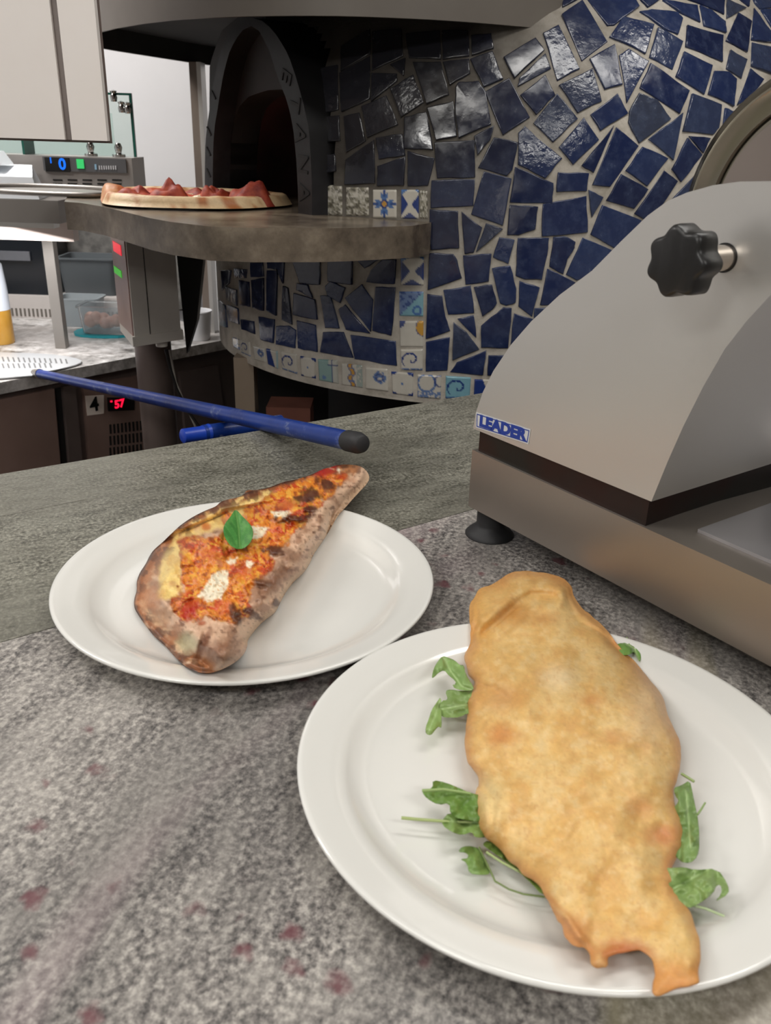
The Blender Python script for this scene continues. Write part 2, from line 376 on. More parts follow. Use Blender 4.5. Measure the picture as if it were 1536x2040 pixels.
def blob(P, cx, cy, rx, ry, a=0, soft=.35, wob=0, seed=3):
    """soft-edged ellipse mask at traced pixel position"""
    x = P[:, 0] - cx; y = P[:, 1] - cy; c, s = math.cos(R_(a)), math.sin(R_(a)); xr = (c * x + s * y) / rx; yr = (-s * x + c * y) / ry
    r = np.hypot(xr, yr)
    if wob: r = r + (fbm(P[:, 0] / 9, P[:, 1] / 9, seed) - .5) * wob
    return 1 - sstep(1 - soft, 1 + soft, r)
def inpoly(P, poly, soft=4, wob=0, seed=5, sc_=12):
    sd, _ = poly_sd(P, poly)
    if wob: sd = sd + (fbm(P[:, 0] / sc_, P[:, 1] / sc_, seed) - .5) * wob
    return sstep(-soft, soft, sd)
def over(base, c, m): return base * (1 - m[:, None]) + lin(c) * m[:, None]

# ------------------------------------------------------------------ baked calzone
Z1 = lambda p: zm(p, 2.743, 220, 900)
cz1 = smooth_poly(Z1([(1420, 140), (1395, 95), (1350, 72), (1250, 68), (1195, 88), (1165, 92), (1100, 125), (1020, 150), (940, 165), (870, 195), (800, 210), (742, 208), (730, 235), (690, 252), (650, 258), (600, 272), (580, 298), (520, 320), (450, 355), (390, 395), (345, 435), (290, 490), (240, 532), (215, 565), (195, 610), (160, 660), (142, 710), (145, 760), (130, 800), (128, 850), (150, 890), (200, 960), (240, 1010), (300, 1060), (330, 1095), (370, 1140), (420, 1180), (470, 1205), (540, 1212), (600, 1195), (670, 1160), (730, 1110), (750, 1060), (748, 1030), (790, 975), (830, 930), (900, 880), (916, 850), (950, 780), (1000, 710), (1060, 660), (1095, 600), (1110, 560), (1160, 490), (1210, 410), (1240, 350), (1280, 310), (1340, 240), (1400, 180)]), 2)
right_edge = Z1([(1420, 140), (1400, 180), (1340, 240), (1280, 310), (1240, 350), (1210, 410), (1160, 490), (1110, 560), (1095, 600), (1060, 660), (1000, 710), (950, 780), (916, 850), (900, 880), (830, 930), (790, 975), (748, 1030)])
left_edge = Z1([(1250, 68), (1020, 150), (800, 210), (600, 272), (520, 320), (390, 395), (290, 490), (240, 532), (195, 610), (160, 660), (142, 710), (130, 800), (128, 850), (200, 960), (300, 1060), (370, 1140), (470, 1205)])
def linedist(P, line):
    best = np.full(len(P), 1e18)
    for a, b in zip(line, line[1:]):
        a = np.array(a); b = np.array(b); ab = b - a; t = np.clip(((P - a) @ ab) / (ab @ ab), 0, 1); best = np.minimum(best, ((P - (a + t[:, None] * ab)) ** 2).sum(1))
    return np.sqrt(best)
sauce = Z1([(1290, 130), (1275, 180), (1225, 225), (1160, 280), (1100, 320), (1075, 360), (1040, 420), (990, 470), (930, 520), (880, 560), (905, 600), (880, 650), (830, 690), (790, 720), (760, 790), (770, 850), (720, 920), (690, 945), (600, 925), (520, 905), (470, 915), (380, 920), (335, 870), (330, 810), (385, 790), (378, 700), (385, 600), (375, 500), (420, 465), (520, 460), (600, 450), (640, 400), (600, 330), (720, 330), (800, 290), (860, 240), (900, 200), (1020, 150), (1110, 125), (1180, 90)])
yellow = Z1([(600, 300), (740, 240), (880, 200), (1000, 165), (900, 240), (820, 300), (720, 350), (610, 420), (480, 450), (390, 490), (385, 760), (330, 810), (260, 800), (265, 660), (300, 540), (350, 450), (450, 380)])
chars = [(1180, 180, 52, 32, 20), (1095, 232, 52, 34, 10), (1000, 366, 95, 24, -5), (1085, 312, 50, 20, 10), (895, 540, 58, 24, 5), (820, 712, 50, 16, 10), (682, 890, 30, 55, -20), (905, 822, 24, 22, 0), (1050, 262, 50, 20, 0), (770, 880, 50, 25, 30)]
mozz = [Z1([(590, 645), (640, 650), (648, 720), (600, 800), (530, 822), (475, 790), (520, 720)]), Z1([(770, 405), (862, 415), (830, 460), (775, 478)]), Z1([(880, 330), (940, 322), (1000, 334), (960, 350), (900, 355)]), Z1([(625, 600), (700, 570), (690, 600), (640, 622)]), Z1([(740, 590), (785, 610), (760, 640), (735, 620)]), Z1([(1200, 90), (1280, 95), (1250, 110)])]
def top1(P, d):
    dl = linedist(P, left_edge); dr = linedist(P, right_edge)
    far = np.clip((1250 - P[:, 1]) / 300, 0, 1)              # upper end of the roll is farther from the lens
    sc1 = .62 + .38 * (1 - far)
    base = .0085 + .0035 * sstep(0, 6, d)
    roll = .031 * np.sqrt(np.clip(1 - (1 - np.clip(dr / (52 * sc1), 0, 1)) ** 2, 0, 1)) * sstep(0, 55, dl)
    lft = .022 * sstep(26, 90 * sc1, dl) + .0075 * np.exp(-((dl - 13) / 8) ** 2) * (.5 + vnoise(P[:, 0] / 22, P[:, 1] / 22, 66))
    ends = np.sqrt(np.clip(1 - (1 - np.clip(d / 45, 0, 1)) ** 2, 0, 1))
    h = np.minimum(roll, lft + .02) * .6 + np.minimum(roll, .030) * .4 * sstep(10, 60, dl)
    h = h * (.35 + .65 * ends)
    s = inpoly(P, sauce, 6)
    rough = (fbm(P[:, 0] / 13, P[:, 1] / 10, 11) - .5) * .0085 * s + (fbm(P[:, 0] / 30, P[:, 1] / 30, 4) - .5) * .009 * sstep(8, 40, d)
    for cx, cy, rx, ry, a in chars[:8]:
        q = Z1([(cx, cy)])[0]; rough = rough + .0042 * blob(P, q[0], q[1], rx / 2.743, ry / 2.743, a, .6)
    lob = Z1([(600, 1090), (430, 1040), (505, 1060)])
    h = h + .008 * blob(P, *lob[0], 48, 38, 0, .7) - .006 * blob(P, *lob[2], 8, 26, 15, .6) - .004 * blob(P, *lob[1], 18, 20, 0, .5)
    return base + h + rough * sstep(0, 14, d)
def bot1(P, d): return np.maximum(.0062, .0085 - .0002 * d)
def col1(P, d):
    n1 = fbm(P[:, 0] / 22, P[:, 1] / 22, 21); n2 = fbm(P[:, 0] / 13, P[:, 1] / 10, 22); n3 = fbm(P[:, 0] / 5, P[:, 1] / 4, 23, 3)
    dl = linedist(P, left_edge); dr = linedist(P, right_edge)
    c = np.tile(lin((218, 178, 148)), (len(P), 1))
    c = over(c, (160, 118, 92), sstep(.46, .66, n1) * .8); c = over(c, (222, 188, 158), sstep(.52, .3, n1) * .5)
    c = over(c, (118, 78, 58), sstep(.62, .76, n2) * .8)
    c = over(c, (214, 182, 148), sstep(15, 2, dr) * .7)
    c = over(c, (186, 122, 76), sstep(58, 24, dl) * sstep(.3, .6, n1) * .9)
    c = over(c, (246, 212, 132), inpoly(P, yellow, 6, 12, 31)); c = over(c, (222, 170, 88), inpoly(P, yellow, 6, 12, 31) * sstep(.5, .72, n2) * .6)
    c = over(c, (226, 184, 140), np.exp(-((dl - 20) / 9) ** 2) * sstep(.55, .4, n1) * .8); c = over(c, (150, 90, 50), sstep(20, 8, dl) * sstep(.3, .55, n2)); c = over(c, (92, 54, 34), sstep(.5, .62, fbm(P[:, 0] / 15, P[:, 1] / 15, 311)) * sstep(40, 12, dl) * .75); c = over(c, (70, 40, 26), sstep(5, .5, dl) * sstep(.3, .55, n1 * .5 + n2 * .5))
    s = inpoly(P, sauce, 3, 26, 33, 16)
    wx = P[:, 0] + 26 * (fbm(P[:, 0] / 20, P[:, 1] / 20, 301) - .5); wy = P[:, 1] + 26 * (fbm(P[:, 0] / 20, P[:, 1] / 20, 302) - .5)
    m1 = fbm(wx / 17, wy / 12, 303); m2 = fbm(wx / 7, wy / 5, 304); m3 = fbm(wx / 9, wy / 6, 305)
    def lay(b_, k_, w_): return b_ * (1 - w_[:, None]) + lin(k_) * w_[:, None]
    sc_ = np.tile(lin((226, 132, 44)), (len(P), 1)); sc_ = lay(sc_, (206, 84, 34), sstep(.50, .64, m1)); sc_ = lay(sc_, (190, 50, 28), sstep(.62, .76, m1) * .7)
    sc_ = lay(sc_, (240, 180, 72), sstep(.50, .66, m2) * .8); sc_ = lay(sc_, (228, 146, 112), sstep(.60, .74, m3) * .7); sc_ = lay(sc_, (140, 60, 26), sstep(.40, .28, m2) * .75)
    ds, _ = poly_sd(P, sauce); sc_ = lay(sc_, (132, 70, 36), sstep(9, 1, ds + (n2 - .5) * 14) * .45)
    c = c * (1 - s[:, None]) + sc_ * s[:, None]
    for cx, cy, rx, ry, a in ((430, 860, 52, 60, 20), (1180, 108, 70, 24, -20), (610, 850, 60, 40, 0), (960, 290, 50, 30, 0), (1265, 135, 30, 20, 0), (720, 640, 60, 35, 0), (560, 560, 60, 35, 0)):
        q = Z1([(cx, cy)])[0]; k = (178, 34, 24) if cx in (430, 1180, 1265) else (206, 92, 54)
        c = over(c, k, blob(P, q[0], q[1], rx / 2.743, ry / 2.743, a, .5, .6) * (.85 if cx in (430, 1180) else .6))
    for mz in mozz: c = over(c, (248, 236, 208), inpoly(P, mz, 2.5, 12, 41, 9)); c = over(c, (214, 150, 70), inpoly(P, mz, 2, 6, 41, 6) * sstep(.62, .72, n3) * .7)
    for cx, cy, rx, ry, a in chars:
        q = Z1([(cx, cy)])[0]; c = over(c, (78, 38, 24), blob(P, q[0], q[1], rx / 2.743, ry / 2.743, a, .4, 1.7, 9) * .92)
    for cx, cy, rx, ry, a in ((985, 570, 62, 42, 10), (850, 740, 60, 50, 0), (930, 640, 50, 40, 0), (600, 1090, 110, 60, 0), (900, 690, 60, 30, 0)):
        q = Z1([(cx, cy)])[0]; c = over(c, (132, 90, 66), blob(P, q[0], q[1], rx / 2.743, ry / 2.743, a, .6, .8, 12) * .7)
    for cx, cy, rx, ry, a, k, al in ((420, 1045, 55, 52, 0, (206, 198, 158), .85), (505, 1060, 26, 60, 20, (124, 78, 58), .85), (525, 410, 26, 22, 0, (206, 110, 40), .9), (240, 730, 40, 30, 0, (146, 92, 56), .7), (220, 800, 60, 60, 0, (190, 118, 66), .7), (280, 900, 50, 50, 0, (186, 134, 92), .7), (340, 720, 22, 16, 0, (200, 140, 90), .6), (500, 938, 22, 12, -10, (170, 76, 30), .8)):
        q = Z1([(cx, cy)])[0]; c = over(c, k, blob(P, q[0], q[1], rx / 2.743, ry / 2.743, a, .5, .6, 14) * al)
    sp_ = sstep(.74, .82, vnoise(P[:, 0] / 4.5, P[:, 1] / 4.5, 55)); c = over(c, (132, 92, 70), sp_ * (1 - s) * sstep(70, 50, dr) * .6)
    return c * (.9 + .2 * n3)[:, None]
M_cz1 = vcol_mat('baked_dough', .42, 260, .25, .0010, 300)
cal1 = pix_solid('calzone', cz1, 2.2, top1, bot1, col1, M_cz1, None, c1)
tag(cal1, 'oven-baked calzone topped with tomato sauce and melted mozzarella on the left plate', 'calzone')

# basil leaf lying on top
bo = smooth_poly(Z1([(683, 308), (720, 352), (762, 392), (782, 432), (776, 482), (744, 520), (708, 536), (665, 522), (630, 482), (614, 432), (624, 392), (658, 352)]), 2)
mid = Z1([(683, 310), (700, 420), (708, 536)])
def topb(P, d): m_ = linedist(P, mid); return .0500 + .004 * sstep(0, 30, m_) - .0026 * np.exp(-(m_ / 2.2) ** 2) + .0012 * np.sin(P[:, 1] / 6 + m_ / 5) * sstep(3, 12, m_) * .6
def colb(P, d):
    m_ = linedist(P, mid); c = np.tile(lin((66, 128, 58)), (len(P), 1)); c = over(c, (92, 152, 74), sstep(.4, .7, fbm(P[:, 0] / 9, P[:, 1] / 9, 3)))
    c = over(c, (126, 176, 98), np.exp(-(m_ / 1.4) ** 2) * .8); side = P[:, 1] * .9 + m_ * 1.6
    return over(c, (104, 160, 84), (np.abs((side % 15) - 7.5) < .8) * .5 * (m_ > 3))
M_leaf = vcol_mat('leaf', .38, 300, .2, .001, 0, Subsurface_Weight=.0)
bas = pix_solid('basil_leaf', bo, 1.7, topb, lambda P, d: topb(P, d) - .0007, colb, M_leaf)
tag(bas, 'small green basil leaf resting on the baked calzone', 'leaf')

# ------------------------------------------------------------------ fried calzone
za = lambda p: zm(p, 2.194, 800, 1120)
zb_ = lambda p: zm(p, 2.1333, 780, 1500)
cz2 = za([(440, 65), (480, 42), (540, 38), (600, 44), (650, 50), (700, 65), (745, 100), (752, 150), (790, 200), (830, 230), (880, 280), (930, 335), (960, 380), (1020, 430), (1060, 480), (1100, 530), (1140, 590), (1160, 650), (1185, 720), (1210, 760), (1225, 810)]) + \
    zb_([(1230, 0), (1228, 60), (1215, 110), (1197, 150), (1200, 200), (1225, 270), (1243, 340), (1240, 390), (1220, 430), (1190, 480), (1200, 520), (1205, 550), (1190, 568), (1230, 620), (1275, 680), (1290, 740), (1312, 810), (1315, 870), (1305, 930), (1310, 985), (1270, 988), (1210, 1000), (1170, 1020), (1130, 1038), (1110, 1020), (1105, 985), (1120, 940), (1115, 900), (1105, 870), (1070, 850), (1045, 835), (1000, 850), (950, 858), (915, 870), (925, 912), (890, 915), (860, 912), (845, 890), (840, 855), (825, 825), (790, 825), (755, 805), (730, 775), (725, 735), (700, 705), (680, 660), (660, 620), (630, 570), (600, 540), (560, 525), (540, 490), (500, 460), (470, 420), (430, 380), (395, 360), (370, 310), (355, 260), (352, 200), (360, 150), (375, 140), (365, 90), (330, 50), (312, 20)]) + \
    za([(275, 760), (285, 700), (288, 640), (285, 600), (300, 560), (325, 535), (300, 505), (280, 460), (272, 410), (290, 370), (305, 350), (300, 300), (295, 250), (293, 200), (305, 165), (345, 110), (400, 95)])
cz2 = smooth_poly(cz2, 1); cz2 = cz2 + np.stack([(fbm(cz2[:, 0] / 9, cz2[:, 1] / 9, 2) - .5) * 7, (fbm(cz2[:, 0] / 9, cz2[:, 1] / 9, 8) - .5) * 7], 1)
cz2 = smooth_poly(cz2, 1)
def edge2(P):
    y = P[:, 1]; return .0165 + .007 * sstep(1300, 1140, y) + .0125 * sstep(1740, 1930, y)
def top2(P, d):
    y = P[:, 1]; wdt = np.interp(y, [1140, 1300, 1500, 1650, 1800, 1900, 1990], [75, 120, 165, 150, 95, 60, 40])
    Hh = np.interp(y, [1140, 1250, 1400, 1550, 1680, 1800, 1880, 1990], [.008, .018, .028, .028, .022, .012, .004, .002])
    k = np.sqrt(np.clip(1 - (1 - np.clip(d / wdt, 0, 1)) ** 2, 0, 1)) ** 1.15
    b = (fbm(P[:, 0] / 75, P[:, 1] / 75, 61, 2) - .5) * .009 + (fbm(P[:, 0] / 26, P[:, 1] / 26, 62, 2) - .5) * .0017
    f1 = linedist(P, [(965, 1262), (1000, 1232), (1030, 1205), (1060, 1190), (1100, 1188)])
    f2 = linedist(P, [(948, 1365), (985, 1372), (1010, 1390)]); f3 = linedist(P, [(955, 1560), (985, 1590), (980, 1640), (975, 1670)])
    f4 = linedist(P, [(1085, 1790), (1130, 1830), (1165, 1880), (1180, 1925)])
    cr_ = -.0045 * np.exp(-(f1 / 10) ** 2) + .003 * np.exp(-((f1 - 20) / 12) ** 2) - .003 * np.exp(-(f2 / 7) ** 2) - .003 * np.exp(-(f3 / 9) ** 2) + .003 * np.exp(-(f4 / 9) ** 2)
    cr_ = cr_ + .004 * blob(P, 1020, 1580, 40, 34, 0, .8) + .005 * blob(P, 1290, 1420, 60, 80, 0, .9) - .003 * blob(P, 1315, 1665, 26, 18, 0, .8) + .004 * blob(P, 975, 1630, 24, 40, 0, .8)
    return edge2(P) + Hh * k + (b + cr_) * sstep(0, 22, d)
def bot2(P, d):
    e = edge2(P); t = P[:, 1]; k = np.interp(t, [1650, 1850], [.00035, .00012]); low = np.interp(t, [1140, 1250, 1650, 1850, 1990], [.0215, .0085, .0085, .0205, .0235])
    return np.maximum(low, e - k * d - .0035 * sstep(0, 8, d))
def col2(P, d):
    n1 = fbm(P[:, 0] / 45, P[:, 1] / 45, 71); n2 = fbm(P[:, 0] / 14, P[:, 1] / 11, 72); n3 = fbm(P[:, 0] / 4.5, P[:, 1] / 4, 73, 3)
    c = np.tile(lin((230, 187, 116)), (len(P), 1)); c = over(c, (234, 198, 134), sstep(.45, .68, n1) * .7); c = over(c, (216, 164, 92), sstep(.5, .32, n1) * .5)
    c = over(c, (216, 160, 94), sstep(.56, .74, n2) * .4); c = over(c, (240, 212, 158), sstep(.44, .28, n2) * .35)
    c = over(c, (196, 128, 70), sstep(26, 2, d) * .6)
    for x, y, rx, ry, k, a in ((1000, 1463, 26, 20, (206, 128, 64), .7), (1020, 1225, 40, 22, (200, 136, 64), .6), (1085, 1232, 24, 12, (196, 130, 66), .5), (1320, 1664, 30, 20, (198, 118, 70), .75), (1150, 1700, 40, 30, (216, 168, 88), .5), (1180, 1395, 24, 12, (206, 140, 76), .6), (1225, 1470, 22, 14, (204, 138, 80), .5), (1275, 1605, 26, 20, (212, 146, 92), .5), (1240, 1895, 46, 22, (186, 98, 44), .85), (1140, 1860, 34, 34, (214, 142, 86), .7), (1345, 1955, 50, 34, (214, 138, 66), .7), (1110, 1350, 30, 24, (240, 214, 170), .6), (975, 1590, 34, 44, (238, 212, 150), .6), (1300, 1400, 46, 80, (236, 202, 164), .5), (1000, 1390, 40, 26, (212, 150, 88), .6), (1345, 1720, 24, 50, (214, 146, 98), .6), (1360, 1870, 26, 40, (236, 192, 112), .4), (955, 1200, 30, 60, (222, 168, 88), .5)):
        c = over(c, k, blob(P, x, y, rx, ry, 0, .8, .5, 19) * a)
    f4 = linedist(P, [(1085, 1790), (1130, 1830), (1165, 1880), (1180, 1925)]); c = over(c, (190, 118, 60), np.exp(-((f4 - 7) / 5) ** 2) * .4)
    c = over(c, (206, 150, 92), sstep(.80, .88, vnoise(P[:, 0] / 5, P[:, 1] / 5, 91)) * .35)
    return c * (.92 + .16 * n3)[:, None]
M_cz2 = vcol_mat('fried_dough', .5, 190, .30, .0012, 150)
cal2 = pix_solid('calzone', cz2, 3.0, top2, bot2, col2, M_cz2, None, c2)
tag(cal2, 'golden fried calzone with ragged torn tail on the right plate', 'calzone')

# ------------------------------------------------------------------ rocket leaves
zr = lambda p: zm(p, 3.84, 570, 1220)
zs_ = lambda p: zm(p, 3.84, 1136, 1220)
LEAVES = [
    (zr([(1112, 502), (1128, 430), (1155, 380), (1195, 332), (1240, 345), (1290, 365), (1330, 405), (1360, 400), (1372, 470), (1440, 575), (1420, 600), (1350, 598), (1290, 585), (1268, 548), (1310, 560), (1290, 520), (1240, 480), (1210, 440), (1165, 462), (1130, 500)]), zr([(1200, 345), (1260, 450), (1340, 560), (1450, 610)]), .024, 'curled rocket leaf at upper left edge of the fried calzone, topmost of the left leaves'),
    (zr([(1215, 600), (1260, 588), (1340, 602), (1470, 590), (1470, 780), (1385, 770), (1335, 802), (1250, 806), (1185, 800), (1170, 740), (1190, 672), (1240, 672)]), zr([(1180, 740), (1300, 720), (1470, 690)]), .018, 'broad dark rocket leaf left of the fried calzone just under the curled one'),
    (zr([(1186, 640), (1190, 760), (1190, 895), (1170, 868), (1140, 900), (1110, 942), (1068, 932), (1066, 880), (1090, 820), (1110, 750), (1150, 690)]), zr([(1186, 640), (1140, 790), (1080, 930)]), .019, 'small folded rocket tip on the bare plate left of the fried calzone'),
    (zb_([(126, 162), (176, 150), (174, 114), (230, 125), (290, 150), (335, 170), (420, 190), (430, 300), (300, 285), (248, 262), (248, 212), (200, 222), (150, 195)]), zb_([(130, 162), (240, 158), (335, 170)]), .023, 'wide rocket leaf with pale midrib at middle left of the fried calzone'),
    (zb_([(216, 282), (245, 252), (300, 270), (420, 280), (430, 350), (380, 362), (350, 356), (345, 334), (300, 350), (262, 340), (215, 308)]), zb_([(42, 276), (180, 288), (420, 296)]), .016, 'rocket leaf with a long pale stalk pointing left across the plate'),
    (zb_([(280, 422), (300, 396), (352, 396), (385, 420), (402, 460), (424, 515), (380, 520), (328, 512), (322, 468), (288, 450), (330, 448), (320, 424)]), zb_([(370, 400), (410, 480), (455, 550), (540, 594), (660, 612)]), .014, 'small toothed rocket leaf with a curved dark stalk at lower left of the fried calzone'),
    (zb_([(384, 388), (410, 370), (450, 385), (500, 440), (580, 480), (700, 560), (700, 600), (640, 606), (600, 560), (545, 510), (470, 450), (410, 408)]), zb_([(402, 420), (470, 465), (560, 510)]), .015, 'narrow rocket leaf half hidden under the lower left rim of the fried calzone'),
    (zb_([(1198, 148), (1232, 138), (1268, 114), (1280, 170), (1292, 230), (1305, 290), (1310, 390), (1302, 440), (1270, 470), (1222, 462), (1190, 400), (1180, 250), (1225, 205), (1206, 185)]), zb_([(1250, 160), (1262, 280), (1270, 400)]), .020, 'upright dark rocket leaf at middle right of the fried calzone'),
    (zb_([(1150, 490), (1195, 488), (1240, 484), (1290, 498), (1385, 490), (1432, 560), (1434, 600), (1370, 636), (1402, 600), (1402, 565), (1384, 558), (1366, 600), (1320, 632), (1290, 650), (1262, 662), (1200, 620), (1150, 560)]), zb_([(1150, 600), (1240, 555), (1342, 495)]), .018, 'crinkled rocket leaf with torn loop at lower right of the fried calzone'),
    (zs_([(330, 260), (370, 236), (424, 232), (424, 198), (434, 184), (447, 205), (447, 240), (500, 268), (546, 325), (532, 385), (512, 350), (484, 290), (466, 322), (400, 330), (340, 300)]), zs_([(434, 190), (436, 240), (490, 275), (530, 380)]), .022, 'tiny rocket sprig peeping out at upper right of the fried calzone')]
STALKS = {4: ([(42, 276), (120, 283), (220, 290), (360, 296)], 3.2, (168, 182, 120)), 5: ([(372, 402), (410, 480), (440, 545), (500, 580), (560, 600), (650, 612)], 2.0, (110, 128, 72)), 6: ([(404, 422), (470, 465), (545, 505)], 2.6, (172, 190, 130)), 7: ([(1300, 262), (1316, 240), (1333, 212)], 2.2, (140, 164, 104)), 8: ([(1270, 645), (1330, 660), (1415, 694)], 2.4, (178, 196, 150)), 3: ([(130, 160), (220, 155), (335, 172)], 3.0, (150, 174, 108)), 9: None}
def leaf(i, outl, midl, z, label):
    O = smooth_poly(outl, 1); cen = O.mean(0)
    def tz(P, d):
        m_ = linedist(P, midl); return z + .0035 * np.tanh(m_ / 28) * math.sin(i * 1.7 + .6) + (fbm(P[:, 0] / 22, P[:, 1] / 22, 100 + i, 2) - .5) * .010 - .0012 * np.exp(-(m_ / 3) ** 2)
    def cl(P, d):
        m_ = linedist(P, midl); n = fbm(P[:, 0] / 24, P[:, 1] / 24, 120 + i, 2); c = np.tile(lin([(134, 164, 96), (128, 154, 88), (136, 164, 92), (104, 136, 62), (122, 150, 80), (112, 142, 74), (110, 138, 66), (118, 146, 84), (130, 156, 92), (108, 150, 70)][i]), (len(P), 1))
        c = c * (.82 + .36 * n)[:, None]; c = over(c, (176, 200, 140), np.exp(-(m_ / 1.8) ** 2) * .85)
        s_ = P[:, 0] * .6 + P[:, 1] * .7 + m_ * 1.2; return over(c, (160, 188, 124), (np.abs((s_ % 34) - 17) < .9) * .3 * (m_ > 3))
    e = empty('rocket_leaf', tuple(onz([tuple(cen)], .006)[0]), label, 'leaf', 'rocket leaves around the fried calzone')
    pix_solid('blade', O, 2.4, tz, lambda P, d: tz(P, d) - .0006, cl, M_leaf, e)
    st = STALKS.get(i)
    if st:
        pts = onz(zb_(st[0]), z - .001 if i != 3 else z + .002); n = len(pts)
        bmobj('stalk', tube_bm(pts, [st[1] * .00031 * (1 - .25 * k / n) for k in range(n)], 8), mat('stalk_green', st[2], .4), e, smooth=60)
    if i == 7:
        pts = onz(zb_([(1232, 88), (1258, 104), (1286, 122)]), .02); bmobj('stalk', tube_bm(pts, .0009, 8), mat('stalk_green', (150, 170, 110), .4), e, smooth=60)
for i, (o_, m_, z_, lb) in enumerate(LEAVES): leaf(i, o_, m_, z_, lb)

# ================================================================== meat slicer
sd_ = np.array([.584, -.812, 0]); sn = np.array([.812, .584, 0]); sa = np.array([.085, .808, 0]); Z = np.array([0, 0, 1.])
def SP(s, t, z): return sa + sd_ * s + sn * t + Z * z
sl = empty('meat_slicer', tuple(SP(.2, .15, 0)), 'brushed steel meat slicer with black lobed knob standing right on the counter', 'slicer')
def sprism(poly, t0, t1, bm=None): return prism(bm or bmesh.new(), [SP(s, t0, z) for s, z in poly], [SP(s, t1, z) for s, z in poly])
b = prism(bmesh.new(), [SP(*q, .033) for q in ((0, 0), (.52, 0), (.52, .42), (0, .42))], [SP(*q, .0945) for q in ((0, 0), (.52, 0), (.52, .42), (0, .42))])
bmobj('base', b, M_steel_base, sl, bevel=.0045, seg=4, smooth=30)
for s, t in ((.012, .022), (.45, .03), (.03, .39), (.45, .39)):
    lathe('foot', [(0, .0345), (.0145, .0345), (.0145, .013), (.016, .010), (.0225, .0045), (.0255, .0012), (.0255, 0), (0, 0)], tuple(SP(s, t, .0003)), M_rubber, sl, 40, 50)
# plinth between base and housing
pl = [(.006, .003), (.2145, .003), (.2135, .05), (.214, .10), (.219, .172), (.225, .24), (.01, .24)]
b = prism(bmesh.new(), [SP(s, t, .0945) for s, t in pl], [SP(s, t, .122) for s, t in pl])
m_pl = mat('dark_cast_plinth', (44, 42, 42), .3, .6); _t = NT(m_pl); _t.base(_t.ramp(_t.noise(_t.coord(), 7, 3), [(.4, (58, 32, 28)), (.62, (44, 45, 44))]))
bmobj('plinth', b, m_pl, sl, smooth=35)
left_c = [(-.001, .1165), (.001, .133), (.009, .156), (.0215, .18), (.042, .209), (.065, .2345), (.095, .262), (.127, .286), (.152, .311), (.174, .332), (.190, .3435), (.205, .350), (.225, .356), (.245, .3595), (.267, .361), (.30, .362), (.345, .358)]
right_c = [(.330, .34), (.312, .323), (.298, .308), (.283, .291), (.270, .272), (.2575, .250), (.246, .220), (.2355, .187), (.227, .155), (.2185, .1185)]
b = sprism(left_c + right_c, 0, .17)
bmobj('housing', b, M_steel, sl, bevel=.0016, seg=3, smooth=30)
# carriage tray surface to the right
b = prism(bmesh.new(), [SP(s, t, .0946) for s, t in ((.245, .03), (.5, .03), (.5, .38), (.245, .38))], [SP(s, t, .0975) for s, t in ((.245, .03), (.5, .03), (.5, .38), (.245, .38))])
bmobj('tray', b, steel('tray_steel', (196, 194, 198), .3), sl, bevel=.001)
# blade guard disc, fitted through the visible rim
t_d = .185; px_ = [(1365, 395), (1400, 300), (1455, 225), (1536, 152)]
Q = onp(px_, SP(0, t_d, 0), sn); ss = (Q - sa) @ sd_; A_ = np.c_[2 * ss, 2 * Q[:, 2], np.ones(4)]; sol = np.linalg.lstsq(A_, ss ** 2 + Q[:, 2] ** 2, rcond=None)[0]
cs, cz = sol[0], sol[1]; rd = math.sqrt(sol[2] + cs ** 2 + cz ** 2)
def disc_lathe(name, prof, m, parent, c_s, c_z, seg=96, lobes=0, amp=0, smooth=35):
    bm = bmesh.new(); rings = []
    for r, t in prof:
        ring = []
        for k in range(seg):
            a = 2 * math.pi * k / seg; rr = r * (1 + (amp * math.cos(lobes * a) if lobes else 0)); ring.append(bm.verts.new(tuple(SP(c_s + rr * math.cos(a), t, c_z + rr * math.sin(a)))))
        rings.append(ring)
    for a, c_ in zip(rings, rings[1:]):
        for k in range(seg): bm.faces.new((a[k], a[(k + 1) % seg], c_[(k + 1) % seg], c_[k]))
    bm.faces.new(rings[0]); bm.faces.new(rings[-1][::-1])
    return bmobj(name, bm, m, parent, smooth=smooth)
M_guard = mat('polished_guard', (150, 144, 130), .16, .95)
disc_lathe('blade_guard', [(rd - .030, t_d + .004), (rd - .028, t_d - .001), (rd - .012, t_d - .004), (rd - .010, t_d - .0055), (rd - .0085, t_d - .004), (rd - .002, t_d), (rd, t_d + .004), (rd, t_d + .012), (.01, t_d + .012)], M_guard, sl, cs, cz)
disc_lathe('blade', [(.002, t_d - .004), (.05, t_d - .0035), (rd - .034, t_d + .001), (rd - .033, t_d + .003)], mat('blade_steel', (150, 140, 132), .2, 1), sl, cs, cz)
b = sprism([(cs - .05, .12), (cs + .05, .12), (cs + .05, cz - .02), (cs - .05, cz - .02)], t_d + .013, t_d + .05); bmobj('blade_support', b, M_steel, sl, bevel=.004)
# knob
ks, kz = .244, .3105
disc_lathe('knob_shaft', [(.0088, -.034), (.0088, .004)], mat('shaft_steel', (200, 190, 180), .2, .9), sl, ks, kz, 32)
disc_lathe('shaft_bushing', [(.0100, -.0006), (.0100, .003)], M_black, sl, ks, kz, 32)
disc_lathe('knob', [(.0185, -.0545), (.0208, -.0535), (.0218, -.0515), (.0222, -.047), (.0222, -.036), (.0205, -.0335), (.010, -.033)], M_black, sl, ks, kz, 112, 7, .085, 50)
# maker's sticker
def stk(s, z, t): return SP(s, t, z)
axs = Vector(tuple(sd_)); azs = Vector((0, 0, 1)); tl = (.0025, .1355); tr_ = (.078, .1365)
